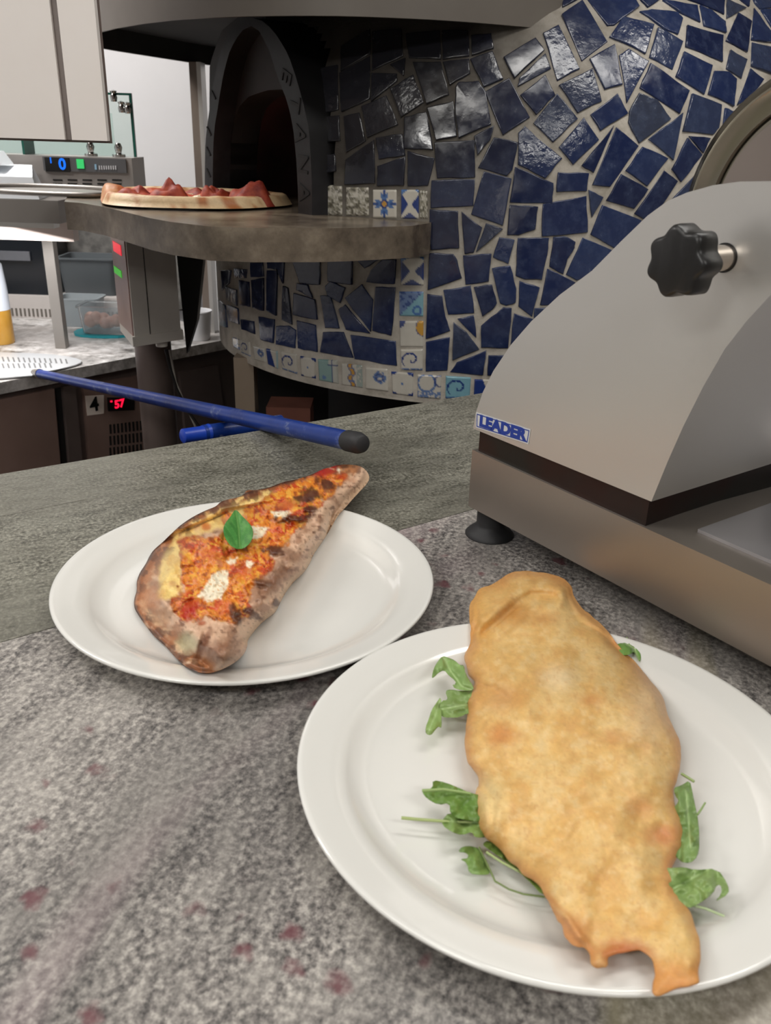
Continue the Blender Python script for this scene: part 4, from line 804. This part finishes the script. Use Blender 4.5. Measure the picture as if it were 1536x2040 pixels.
# control box, pole, cables and legs below the shelf
k0 = ony([(262, 600)], 1.72)[0]; kl = ony([(234, 600)], 1.86)[0]; kr = ony([(356, 600)], 1.80)[0]; kb = kl + kr - k0
zt = .188; zb0 = ony([(268, 690)], 1.72)[0][2]
cb = empty('control_box', (k0[0], k0[1], zb0), 'grey metal control box with red and green readouts under the stone shelf', 'control box')
M_box = noisy('grey_enamel', (186, 180, 172), (196, 190, 182), 6, .4)
bmobj('case', slab_bm([k0[:2], kr[:2], kb[:2], kl[:2]], zb0 + .008, zt - .0005), M_box, cb, bevel=.003)
bmobj('bottom_tray', slab_bm([k0[:2] + (-.003, -.006), kr[:2] + (.006, -.004), kb[:2], kl[:2]], zb0, zb0 + .02), M_box, cb, bevel=.003)
nl = np.cross(k0 - kl, Z); nl /= np.linalg.norm(nl); nl = -nl if nl @ (k0 - kb) < 0 else nl
def lf(fa, z0, z1, fb, off=.0015): return [kl[:2] + (k0 - kl)[:2] * fa + nl[:2] * off, kl[:2] + (k0 - kl)[:2] * fb + nl[:2] * off]
def lfpanel(name, fa, fb, z0, z1, m, o0=.0002, o1=.0025):
    a = kl[:2] + (k0 - kl)[:2] * fa; c_ = kl[:2] + (k0 - kl)[:2] * fb; return bmobj(name, slab_bm([a + nl[:2] * o0, c_ + nl[:2] * o0, c_ + nl[:2] * o1, a + nl[:2] * o1], z0, z1), m, cb)
lfpanel('face_panel', .05, .95, zb0 + .02, zt - .004, noisy('maroon_film', (140, 112, 106), (152, 124, 118), 8, .4))
M_red = mat('red_led', (60, 0, 5), .4, emit=(255, 10, 50), es=1.1); M_grn = mat('green_led', (10, 60, 5), .4, emit=(60, 215, 30), es=.7)
lfpanel('red_readout', .2, .72, .142, .162, M_red, .0026, .0036); lfpanel('green_readout', .1, .6, .096, .110, M_grn, .0026, .0036)
fr_ = (kr - k0); frn = np.array([fr_[1], -fr_[0], 0]); frn /= np.linalg.norm(frn)
a = k0 + fr_ * .32; bmobj('seam', slab_bm([a[:2] + frn[:2] * .0002, (a + fr_ * .012)[:2] + frn[:2] * .0002, (a + fr_ * .012)[:2] + frn[:2] * .001, a[:2] + frn[:2] * .001], zb0 + .02, zt - .004), M_dark, cb)
lathe('cable_gland', [(0, 0), (.012, 0), (.013, .012), (0, .012)], tuple((k0 + kr) / 2 * np.array([1, 1, 0]) + np.array([0, .02, zb0 - .012])), M_box, cb, 20)
pole = empty('oven_pillar', (-.49, 2.0, -1.0), 'dark steel pillar standing under the stone shelf and control box', 'pillar')
pc = ony([(312, 780)], 1.98)[0]; lathe('shaft', [(0, 0), (.042, 0), (.042, 1.12), (0, 1.12)], (pc[0], pc[1], -.9995), M_steel_dark, pole, 32)
lathe('foot_plate', [(0, 0), (.08, 0), (.08, .008), (.042, .012), (0, .012)], (pc[0], pc[1], -.9998), M_steel_dark, pole, 32)
w0 = ony([(350, 512), (418, 530), (392, 640), (372, 705)], 2.05); w0[0, 2] = w0[1, 2] = .187
b = prism(bmesh.new(), w0, w0 + np.array([0, .03, 0])); bmobj('gusset', b, mat('black_gusset', (26, 24, 24), .5), pole)
pts = ony([(330, 696), (338, 730), (352, 775), (372, 815), (395, 848), (408, 870)], 1.86); tag(bmobj('power_cable', tube_bm(pts, .0035, 8), M_black, None, smooth=60), 'thin black cable hanging down from the control box', 'cable')
pts = ony([(338, 697), (350, 760), (372, 812), (392, 856), (402, 885)], 1.90); tag(bmobj('power_cable', tube_bm(pts, .0025, 8), mat('grey_cable', (150, 144, 136), .5), None, smooth=60), 'thin pale grey cable hanging beside the dark pillar', 'cable')
lg = ony([(467, 760), (506, 760)], 1.85); b = box_bm(lg[0][0], lg[1][0], 1.85, 1.90, -1.0, -.08); bmobj('leg', b, noisy('tan_paint', (150, 134, 116), (162, 146, 128), 5, .6), oven, bevel=.002)
rb = ony([(530, 812), (618, 812)], 1.72); rz = ony([(560, 812)], 1.72)[0][2]
box('terracotta_brick', rb[0][0], rb[1][0], 1.72, 1.80, -.9995, rz, noisy('terracotta', (104, 62, 50), (124, 76, 62), 9, .8), oven, .004)

# ================================================================== pizza on the stone shelf
pc = np.array([-.405, 1.80]); prx, pry = .188, .150; nr, na = 34, 120; V = []; cols = []
def pz(r, a):
    x = r * math.cos(a); y = r * math.sin(a); wob = 1 + .04 * math.sin(3 * a + 1) + .03 * math.sin(5 * a)
    crust = .009 * math.exp(-((r - .9) / .085) ** 2); body = .010 * (1 - sstep(.93, 1.0, r)); nz = float(fbm(x * 5 + 3, y * 5 + 3, 7)) - .5; n2 = float(fbm(x * 14, y * 14, 9)) - .5
    z = .004 + body + crust * (1 + .5 * nz) + (nz * .016 + n2 * .009) * (1 - sstep(.8, .9, r)) + .012 * float(sstep(.15, .0, abs(a - math.pi)) if r > .7 else 0)
    return (pc[0] + prx * wob * x, pc[1] + pry * wob * y, ZS + .0015 + (z if r < .995 else .003)), x, y
for i in range(nr + 1):
    for j in range(na):
        r = i / nr; a = 2 * math.pi * j / na; p, x, y = pz(r, a); V.append(p); s = fbm(np.array([x * 4]), np.array([y * 4]), 12)[0]; n3 = fbm(np.array([x * 11]), np.array([y * 11]), 14)[0]
        if r < .8: c = lin((206, 62, 36)) if s < .47 else (lin((236, 220, 184)) if s < .58 else lin((190, 82, 44))); c = c * (.8 + .4 * n3)
        else: c = lin((232, 202, 158)) * (1 - float(sstep(.5, .68, n3))) + lin((186, 118, 70)) * float(sstep(.5, .68, n3)); 
        if r > .75 and abs(a - math.pi) < .6: c = c * .25 + lin((188, 118, 70)) * .75
        cols.append(c)
Fs = [(i * na + j, i * na + (j + 1) % na, (i + 1) * na + (j + 1) % na, (i + 1) * na + j) for i in range(nr) for j in range(na)] + [tuple(nr * na + j for j in range(na))[::-1]]
piz = empty('pizza', (pc[0], pc[1], ZS + .001), 'baked round pizza with tomato and cheese waiting on the stone shelf', 'pizza')
mesh('crust', V, Fs, vcol_mat('pizza_dough', .5, 120, .4, .002, 200), piz, True, np.array(cols))
M_ham = noisy('cured_ham', (126, 34, 26), (176, 76, 48), 60, .6, 0, .3); M_mz = noisy('melted_mozzarella', (238, 224, 190), (224, 196, 140), 30, .35, 0, .2)
for kx, ky, rr, hh, mt in ((-.10, -.02, .042, .016, 0), (-.03, -.05, .042, .026, 0), (.05, .0, .040, .022, 0), (.125, -.04, .044, .027, 0), (.085, -.07, .030, .010, 0), (-.06, .05, .036, .014, 0), (.0, .06, .036, .012, 0), (-.03, -.085, .024, .006, 1), (.03, -.09, .03, .005, 1), (.13, -.03, .018, .008, 1), (-.09, -.06, .024, .005, 1), (.02, -.02, .024, .007, 1), (.06, .06, .024, .007, 1)):
    vs = []; fs = []; m1 = 22; sd0 = int((kx + 1) * 999)
    for i in range(9):
        for j in range(m1):
            r = i / 8; a = 2 * math.pi * j / m1; n = vnoise(np.array([math.cos(a) * 2 + kx * 50]), np.array([math.sin(a) * 2 + ky * 60]), sd0)[0]
            rad = rr * r * (.75 + .5 * n); z = ZS + .0100 + hh * 1.15 * (1 - r ** 4) * (.25 + 1.2 * vnoise(np.array([r * math.cos(a) * 2.2 + 9]), np.array([r * math.sin(a) * 2.2 + 3]), sd0 + 2)[0]) - .005 * r ** 3
            vs.append((pc[0] + kx + rad * math.cos(a), pc[1] + ky + rad * math.sin(a), z))
    for i in range(8):
        for j in range(m1): fs.append((i * m1 + j, i * m1 + (j + 1) % m1, (i + 1) * m1 + (j + 1) % m1, (i + 1) * m1 + j))
    mesh('mozzarella_piece' if mt else 'ham_slice', vs, fs, M_mz if mt else M_ham, piz, True)

# steel turning peel beside the pizza
pe = onz([(50, 380)], ZS + .004)[0]
blade = smooth_poly([(-.94, 1.98), (-.87, 1.90), (-.70, 1.86), (-.60, 1.87), (-.60, 2.02), (-.72, 2.10), (-.88, 2.10)], 3)
pl_e = empty('metal_peel', (-.75, 1.98, .24), 'thin round metal peel left of the pizza on the shelf', 'peel')
bmobj('blade', slab_bm(blade, .2415, .2435), M_steel_dull, pl_e)
bmobj('rolled_rim', tube_bm([(x, y, .247) for x, y in blade] + [(blade[0][0], blade[0][1], .247)], .005, 8, cap=False), M_steel_dull, pl_e, smooth=60)

# ================================================================== back kitchen, left
M_case = noisy('case_steel', (158, 152, 148), (170, 164, 160), 3, .35, .4)
# steel wall shelf carrying the display case
sh = empty('steel_shelf', (-1.1, 2.2, .17), 'long steel shelf under the refrigerated topping case', 'shelf')
box('shelf_top', -1.75, -.80, 2.14, 2.60, .160, .212, M_steel_dull, sh, .004)
box('under_rail', -1.75, -.83, 2.3, 2.34, .10, .159, noisy('rail', (196, 180, 172), (206, 192, 184), 4, .4, .4), sh, .002)
lgp = ony([(88, 520), (109, 520)], 2.45); box('post', lgp[0][0], lgp[1][0], 2.45, 2.48, -.2195, .159, M_steel_dull, sh, .002)
box('post', -1.70, -1.67, 2.45, 2.48, -.2195, .159, M_steel_dull, sh, .002)
ul = empty('added_fill_strip', (-1.1, 2.25, .16), 'unseen strip lamp added under the steel shelf to light the back counter', 'lamp')  # unseen lamp, added to brighten the back counter and its containers
box('fill_strip_housing', -1.45, -.84, 2.20, 2.24, .142, .1595, M_white, ul, .002)
l = bpy.data.lights.new('fill_strip_light', 'AREA'); l.shape = 'RECTANGLE'; l.size = .56; l.size_y = .03; l.energy = 8.5; l.color = (1, .98, .97)
o = bpy.data.objects.new('fill_strip_light', l); C.objects.link(o); o.location = (-1.13, 2.22, .139); o.rotation_euler = (R_(14), R_(10), 0)
box('splash_panel', -2.0, -.70, 3.09, 3.11, -.2195, .159, noisy('grey_granite_panel', (92, 90, 88), (126, 124, 120), 30, .4), sh)
cs_ = empty('topping_case', (-1.1, 2.3, .212), 'refrigerated steel topping case with blue digital display and glass cover', 'display case')
Yc = 2.26; A0 = ony([(262, 315)], Yc)[0]; zt_c = A0[2]
box('case_body', -1.72, A0[0], Yc, 2.37, .2125, zt_c, M_case, cs_, .004)
fp = ony([(84, 312), (250, 318), (252, 345), (88, 344)], Yc - .006); box('fascia', fp[0][0], fp[1][0], Yc - .006, Yc - .0005, fp[2][2], fp[0][2], noisy('fascia_grey', (88, 88, 90), (98, 98, 100), 4, .3), cs_)
dp = ony([(88, 313), (140, 343)], Yc - .008); box('display_window', dp[0][0], dp[1][0], Yc - .008, Yc - .0062, dp[1][2], dp[0][2], M_black, cs_)
M_bl = mat('blue_led', (0, 20, 80), .4, emit=(20, 120, 255), es=1.6)
dq = ony([(124, 328)], Yc - .0088)[0]; text_mesh('blue_digit', '0', .036, .0006, M_bl, cs_, tuple(dq), (1, 0, 0), (0, 0, 1), .001)
dq = ony([(101, 320)], Yc - .0088)[0]; text_mesh('blue_digit', '1', .018, .0006, M_bl, cs_, tuple(dq), (1, 0, 0), (0, 0, 1), .0006)
gq = ony([(152, 317), (168, 336)], Yc - .008); box('green_switch', gq[0][0], gq[1][0], Yc - .009, Yc - .0062, gq[1][2], gq[0][2], mat('green_lamp', (40, 170, 90), .4, emit=(70, 220, 120), es=.8), cs_)
lq = ony([(188, 327), (193, 338)], Yc - .0075); box('maker_mark', lq[0][0], lq[1][0], Yc - .0075, Yc - .0062, lq[1][2], lq[0][2], mat('pale_blue_print', (150, 190, 215), .4), cs_)
for k in range(8):
    a, b2 = ony([(196.5 + k * 4.6, 330), (199.6 + k * 4.6, 338)], Yc - .0075); box('maker_mark', a[0], b2[0], Yc - .0075, Yc - .0062, b2[2], a[2], mat('pale_print', (205, 205, 208), .4) if k == 0 else bpy.data.materials['pale_print'], cs_)
for r_ in range(2):
    for k in range(5):
        a, b2 = ony([(105 + k * 29.5, 357 + r_ * 7.5), (124 + k * 29.5, 360.5 + r_ * 7.5)], Yc - .0015); box('vent_slot', a[0], b2[0], Yc - .0015, Yc + .002, b2[2], a[2], M_dark, cs_)
M_glass = mat('greenish_glass', (228, 240, 236), .03, 0, Transmission_Weight=1.0, IOR=1.1); M_gedge = mat('green_glass_edge', (24, 82, 70), .2)
ga = ony([(200, 186), (257, 190), (266, 312)], 2.34); box('glass_panel', -1.55, ga[1][0], 2.340, 2.344, zt_c + .0005, ga[1][2], M_glass, cs_)
bmobj('glass_edge', prism(bmesh.new(), [(ga[1][0], 2.338, zt_c), (ga[1][0] + .006, 2.338, zt_c), (ga[1][0] + .006, 2.338, ga[1][2]), (ga[1][0], 2.338, ga[1][2])], [(ga[1][0], 2.346, zt_c), (ga[1][0] + .006, 2.346, zt_c), (ga[1][0] + .006, 2.346, ga[1][2]), (ga[1][0], 2.346, ga[1][2])]), M_gedge, cs_)
box('glass_edge', -1.55, ga[1][0] + .006, 2.338, 2.346, ga[1][2], ga[1][2] + .005, M_gedge, cs_)
box('glass_panel', -1.5, -.72, 2.362, 2.366, zt_c + .0005, zt_c + .10, M_glass, cs_)
gx = ony([(98, 290)], 2.45)[0][0]; box('glass_edge', gx, gx + .005, 2.27, 2.336, zt_c + .0005, zt_c + .09, M_gedge, cs_)
for (px, py) in ((226, 190), (242, 212), (254, 214)):
    q = ony([(px, py)], 2.331)[0]; lathe('glass_clip', [(0, -.014), (.007, -.014), (.009, -.004), (.006, .004), (.009, .010), (0, .014)], tuple(q), mat('chrome', (190, 190, 188), .12, 1) if px == 226 else bpy.data.materials['chrome'], cs_, 16)
for (px, py) in ((181, 303), (236, 300)):
    q = ony([(px, py)], 2.30)[0]; lathe('lid_knob', [(0, 0), (.016, 0), (.016, .006), (.007, .010), (.010, .022), (.006, .032), (0, .034)], (q[0], q[1], zt_c + .0003), bpy.data.materials['chrome'], cs_, 20)
wt = empty('white_tray', (-1.1, 2.1, .25), 'white plastic trays stacked in front of the topping case at the far left', 'tray')
q0 = ony([(-60, 345), (66, 345), (66, 322)], 2.15); 
bmobj('tray', prism(bmesh.new(), [(-1.35, 2.145, .213), (-.845, 2.145, .213), (-.86, 2.24, .213), (-1.35, 2.24, .213)], [(-1.35, 2.145, .262), (-.855, 2.145, .262), (-.89, 2.24, .285), (-1.35, 2.24, .285)]), mat('white_plastic', (236, 240, 244), .35), wt, bevel=.008, seg=3)
bmobj('tray', prism(bmesh.new(), [(-1.35, 2.16, .286), (-.93, 2.16, .286), (-.93, 2.23, .286), (-1.35, 2.23, .286)], [(-1.35, 2.16, .315), (-.95, 2.16, .315), (-.95, 2.23, .315), (-1.35, 2.23, .315)]), bpy.data.materials['white_plastic'], wt, bevel=.006, seg=3)

# back counter with fridge drawers
ZB = -.22
edge = onz([(-160, 800), (0, 762), (165, 731), (280, 708), (390, 688), (432, 680)], ZB)[:, :2]
e0, e1 = edge[1], edge[-1]; ed = (e1 - e0) / np.linalg.norm(e1 - e0); en = np.array([-ed[1], ed[0]])
A = e0 - ed * .8; Bx = e1 + ed * .10
bc = empty('back_counter', (-.9, 2.4, -1.0), 'back kitchen counter with pale granite top above dark fridge doors', 'counter')
bmobj('granite_top', slab_bm([A, Bx, Bx + en * .80, (A + en * 1.5)], ZB - .03, ZB), M_gran3, bc, bevel=.004)
ins_ = en * .02
bmobj('carcass', slab_bm([A + ins_, Bx + ins_, Bx + en * .79, A + en * 1.4], -1.0, ZB - .0305), M_steel_dark, bc)
fz = np.array([en[0], en[1]])
def face(px_pts, off): # pixels on the cabinet front plane
    return onp(px_pts, np.array([*(e0 + ins_ - en * off), 0]), np.array([en[0], en[1], 0]))
def panel(name, px_pts, m, d=.012, o=0, parent=bc, bevel=.002):
    q = face(px_pts, o + d); e = np.array([en[0], en[1], 0]) * d * .98; return bmobj(name, prism(bmesh.new(), q, q + e), m, parent, bevel=bevel)
M_door = noisy('door_steel', (150, 124, 114), (164, 138, 128), 4, .4, .35)
panel('fridge_door', [(-120, 820), (108, 775), (122, 945), (-90, 960)], M_door)
panel('door_gap', [(110, 774), (124, 771), (138, 940), (124, 942)], M_dark, .003)
panel('mullion', [(126, 771), (150, 766), (166, 934), (140, 938)], M_steel_dark, .016)
mp_ = panel('machine_panel', [(166, 768), (282, 748), (300, 890), (178, 925)], M_door, .012)
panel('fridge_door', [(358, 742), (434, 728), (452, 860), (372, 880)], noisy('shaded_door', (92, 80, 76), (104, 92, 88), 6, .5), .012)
q = panel('number_label', [(170, 789), (207, 787), (207, 824), (174, 828)], mat('label_grey', (232, 220, 210), .5), .0012, .012, mp_, 0)
o3 = face([(188, 807)], .0140)[0]; ax = (ed[0], ed[1], 0)
text_mesh('number', '4', .056, .0008, M_black, q, tuple(o3), ax, (0, 0, 1), .0012)
q = panel('temperature_display', [(214, 792), (268, 793), (268, 817), (216, 819)], M_black, .003, .012, mp_, 0)
o3 = face([(238, 805)], .0162)[0]; text_mesh('red_digits', '57', .032, .0006, mat('red_digits_led', (60, 0, 5), .4, emit=(255, 20, 60), es=2.2), q, tuple(o3), ax, (0, 0, 1), .0012)
o3 = face([(222, 801)], .0162)[0]; lathe('red_dot', [(0, 0), (.003, 0), (.003, .004), (0, .004)], tuple(o3), bpy.data.materials['red_digits_led'], q, 10)
for r_ in range(3):
    for k in range(11):
        x0 = 218 + k * 7.6; y0 = 846 + r_ * 23 - k * .9
        if x0 < 305: panel('vent_slot', [(x0, y0), (x0 + 3.6, y0 - .4), (x0 + 4.6, y0 + 18), (x0 + 1.0, y0 + 18.6)], M_dark, .001, .0122, mp_, 0)

# things on the back counter
def on_back(px, py): return onz([(px, py)], ZB)[0]
# oil squeeze bottle
bp = on_back(2, 683); bz = ZB + .0005; bt = empty('squeeze_bottle', (bp[0], bp[1], bz), 'translucent squeeze bottle half full of golden oil at the left edge', 'bottle')
RB = .040
lathe('oil_part', [(0, 0), (RB - .002, 0), (RB, .004), (RB, .098), (0, .098)], (bp[0], bp[1], bz), noisy('golden_oil', (176, 128, 44), (196, 150, 66), 8, .2), bt, 40)
lathe('bottle_wall', [(RB, .0985), (RB - .001, .16), (RB - .006, .225), (RB - .014, .236), (0, .237)], (bp[0], bp[1], bz), mat('milky_plastic', (206, 212, 222), .3), bt, 40)
lathe('nozzle', [(.026, .2375), (.026, .256), (.012, .262), (.008, .285), (.005, .30), (0, .30)], (bp[0], bp[1], bz), mat('white_cap', (230, 234, 238), .35), bt, 30)
# containers
def tub(name, label, cx, cy, w_, d_, h, m, lid=None, cat='container', z=ZB + .0005, grp=None, yaw=0):
    e = empty(name, (cx, cy, z), label, cat, grp); b = bmesh.new(); n = 8; rings = []
    c_, s_ = math.cos(yaw), math.sin(yaw)
    def rr(sx, sy, zz, r=.018):
        pts = []
        for qx, qy, a0 in ((1, 1, 0), (-1, 1, 90), (-1, -1, 180), (1, -1, 270)):
            for k in range(4): a = R_(a0 + k * 30); x = qx * (sx - r) + r * math.cos(a); y = qy * (sy - r) + r * math.sin(a); pts.append(b.verts.new((cx + c_ * x - s_ * y, cy + s_ * x + c_ * y, z + zz)))
        return pts
    prof = [(.86, .0), (.9, .004), (1.0, h - .006), (1.08, h - .005), (1.08, h), (.97, h), (.87, .004)]
    for s0, zz in prof: rings.append(rr(w_ / 2 * s0, d_ / 2 * s0, zz))
    for a, c2_ in zip(rings, rings[1:]):
        for k in range(16): b.faces.new((a[k], a[(k + 1) % 16], c2_[(k + 1) % 16], c2_[k]))
    b.faces.new(rings[0][::-1]); b.faces.new(rings[-1]); bmobj('tub', b, m, e, smooth=40)
    return e
M_fog = mat('foggy_plastic', (176, 184, 188), .3, 0, Transmission_Weight=.35, IOR=1.2)
M_fog2 = mat('foggy_grey_plastic', (112, 118, 122), .3, 0, Transmission_Weight=.3, IOR=1.2)
g = 'plastic food tubs on the back counter'; LEDGE = ony([(0, 590)], 2.86)[0][2] + .0006
p1 = on_back(188, 628); tub('food_tub', 'tall grey translucent food tub at the back under the steel shelf', ony([(188, 560)], 2.96)[0][0], 2.96, .19, .14, .125, M_fog2, grp=g, z=LEDGE)
p2 = on_back(120, 612); tub('food_tub', 'dark translucent tub behind the shelf post, left of the tall grey tub', ony([(112, 560)], 2.98)[0][0] - .01, 2.98, .10, .14, .085, M_fog2, grp=g, z=LEDGE)
p3 = onz([(175, 668)], ZB)[0]; tub('food_tub', 'shallow clear tub behind the pink meat tub', ony([(166, 640)], 2.79)[0][0], 2.79, .13, .10, .09, M_fog, grp=g)
p4 = ony([(216, 650)], 2.66)[0] + np.array([-.02, 0, 0]); e4 = tub('food_tub', 'clear tub of pink chopped meat with a teal lid under it', p4[0] + .02, p4[1], .15, .11, .085, M_clear, grp=g, z=ZB + .0085)
bmobj('teal_lid', slab_bm(smooth_poly([(p4[0] - .085, p4[1] - .065), (p4[0] + .10, p4[1] - .065), (p4[0] + .10, p4[1] + .065), (p4[0] - .085, p4[1] + .065)], 2), ZB + .0005, ZB + .0080), mat('teal_plastic', (24, 132, 142), .35), e4)
bm_ = bmesh.new()
for k in range(9):
    bmesh.ops.create_icosphere(bm_, subdivisions=2, radius=.017 + .004 * rng.rand(), matrix=Matrix.Translation((p4[0] + .01 + rng.uniform(-.055, .055), p4[1] + rng.uniform(-.035, .02), ZB + .036 + rng.uniform(0, .022))))
mt = bmobj('chopped_meat', bm_, noisy('pink_meat', (206, 150, 132), (222, 176, 156), 60, .5, 0, .5), e4, smooth=True); mt['kind'] = 'stuff'
p5 = on_back(398, 676); tag(lathe('plastic_cup', [(0, .001), (.030, 0), (.032, .004), (.040, .085), (.043, .086), (.042, .089), (.0385, .088), (.030, .006), (0, .006)], (p5[0], p5[1], ZB + .0005), mat('white_cup', (214, 214, 216), .35), None, 32), 'white plastic cup on the back counter beside the oven', 'cup')
# dark oven front under the shelf at far left, with vented plinth
ob = empty('counter_oven', (-1.5, 2.95, ZB), 'dark glass fronted counter oven standing under the steel shelf at far left', 'oven')
q = ony([(0, 480), (96, 590), (240, 640), (0, 640)], 2.86)
box('glass_front', -2.0, q[1][0], 2.88, 3.08, q[1][2] + .0005, .10, mat('black_glass', (20, 25, 32), .12), ob, .003)
box('plinth', -2.0, q[2][0] + .0, 2.86, 3.08, ZB + .0005, q[1][2] - .0005, noisy('pale_plinth', (186, 180, 176), (198, 192, 188), 4, .4), ob, .003)
for k in range(34):
    x = q[2][0] - .012 - k * .014; box('vent_slot', x, x + .006, 2.8585, 2.8605, ZB + .006, ZB + .032, M_dkgrey, ob)
qq = ony([(0, 500), (60, 520)], 2.87); box('inner_rail', -2.0, qq[1][0], 2.872, 2.8805, qq[1][2], qq[0][2], noisy('rail_grey', (96, 98, 104), (110, 112, 118), 8, .35), ob)

# post between wall and oven
pq = ony([(386, 300), (409, 300)], 2.72); wp = empty('wall_post', ((pq[0][0] + pq[1][0]) / 2, 2.74, -1), 'vertical brushed metal trim post between white wall and oven', 'post')
box('post_body', pq[0][0], pq[1][0] - .012, 2.72, 2.78, -1.0, HZ - .001, noisy('brown_metal', (118, 106, 98), (132, 120, 110), 5, .4, .4), wp, .002)
box('highlight_strip', pq[1][0] - .0118, pq[1][0], 2.715, 2.78, -1.0, HZ - .001, M_steel, wp, .002)  # bright strip standing in for the highlight down the post's right side

# overhead cabinet, upper left
oc = empty('overhead_cabinet', (-.8, 1.4, .37), 'white lit steel overhead cabinet hanging at the upper left', 'cabinet')
q = ony([(0, 276), (137, 278), (142, 278), (214, 281), (203, 0), (103, 0), (114, 0)], 1.25); zc0 = q[3][2]
bmobj('cabinet_body', slab_bm([(-.95, 1.262), (q[3][0] + .003, 1.262), (q[3][0] * 1.6 / 1.262 - .01, 1.6), (-1.0, 1.6)], zc0 - .003, CEIL), M_steel_dark, oc, bevel=.002)
def cpanel(x0, x1): box('door_panel', x0, x1, 1.25, 1.2615, zc0, CEIL - .002, M_cab, oc, .0025)
cpanel(-.95, -.4475); cpanel(-.4380, q[3][0])
box('seam_channel', -.4472, -.4383, 1.256, 1.2615, zc0, CEIL - .002, noisy('seam_grey', (120, 110, 108), (136, 126, 122), 9, .4), oc)

# ================================================================== blue handled peels
h0 = np.array([*onz([(712, 882)], .0525)[0]]); h1 = onz([(76, 744)], ZB + .012)[0]
pk = empty('perforated_peel', tuple(h1), 'perforated aluminium pizza peel with long blue handle reaching over the counter', 'peel')
dirh = (h1 - h0) / np.linalg.norm(h1 - h0); 
bmobj('handle', tube_bm([h0 + dirh * .02, h0 + dirh * .3, h0 + dirh * .7, h1], [.0118, .0116, .0112, .0108], 20), M_blue, pk, smooth=50)
bmobj('end_cap', tube_bm([h0 - dirh * .012, h0 - dirh * .010, h0 - dirh * .002, h0 + dirh * .02, h0 + dirh * .024], [.008, .0105, .0128, .0128, .0114], 24), M_rubber, pk, smooth=50)
hd_px = smooth_poly([(72, 745), (60, 749), (-90, 758), (-260, 745), (-260, 700), (-60, 700), (60, 703), (120, 707), (163, 716), (160, 724), (120, 735), (84, 741)], 1)
hd3 = onz(hd_px, ZB + .006)[:, :2]
def lattice(poly3, z0, z1):
    b = bmesh.new(); prism(b, [(x, y, z0) for x, y in poly3], [(x, y, z1) for x, y in poly3]); return b
hdm = bmobj('peel_head', lattice(hd3, ZB + .003, ZB + .006), noisy('aluminium', (196, 198, 200), (208, 210, 212), 6, .35, .4), pk)
for r_ in range(2):
    for k in range(20):
        x0 = -60 + k * 10.5; y0 = 709 + r_ * 14 + (k * .35 if r_ == 0 else -k * .1 + 2)
        if x0 > 132 + (0 if r_ == 0 else -30): continue
        q = onz([(x0, y0), (x0 + 3.2, y0), (x0 + 6.5, y0 + 9), (x0 + 3.0, y0 + 9)], ZB + .0062)
        bmobj('perforation', prism(bmesh.new(), q, q + np.array([0, 0, .0004])), M_steel_dark if False else mat('hole_shadow', (104, 104, 104), .6) if (r_ == 0 and k == 0) else bpy.data.materials['hole_shadow'], hdm)
bmobj('ferrule', tube_bm([h1 - dirh * .02, h1 + dirh * .04], [.0125, .009], 16), M_steel_dull, pk, smooth=50)
# second blue pole end
s0 = onz([(360, 869)], .013)[0]; s1 = onz([(575, 838)], .013)[0]; s0 = ony([(362, 869)], 1.19)[0]; s1 = ony([(560, 842)], 1.30)[0]
dd = (s1 - s0) / np.linalg.norm(s1 - s0)
e2 = empty('blue_pole', tuple((s0 + s1) / 2), 'shorter bright blue pole end crossing under the long blue handle', 'pole')
bmobj('tube', tube_bm([s0 + dd * .035, s0 + dd * .1, s1], .0125, 20), M_blue, e2, smooth=50)
bmobj('grip_cap', tube_bm([s0, s0 + dd * .002, s0 + dd * .034, s0 + dd * .045], [.008, .0108, .0112, .0135], 20), noisy('bright_blue_cap', (24, 60, 168), (30, 70, 180), 20, .35), e2, smooth=50)
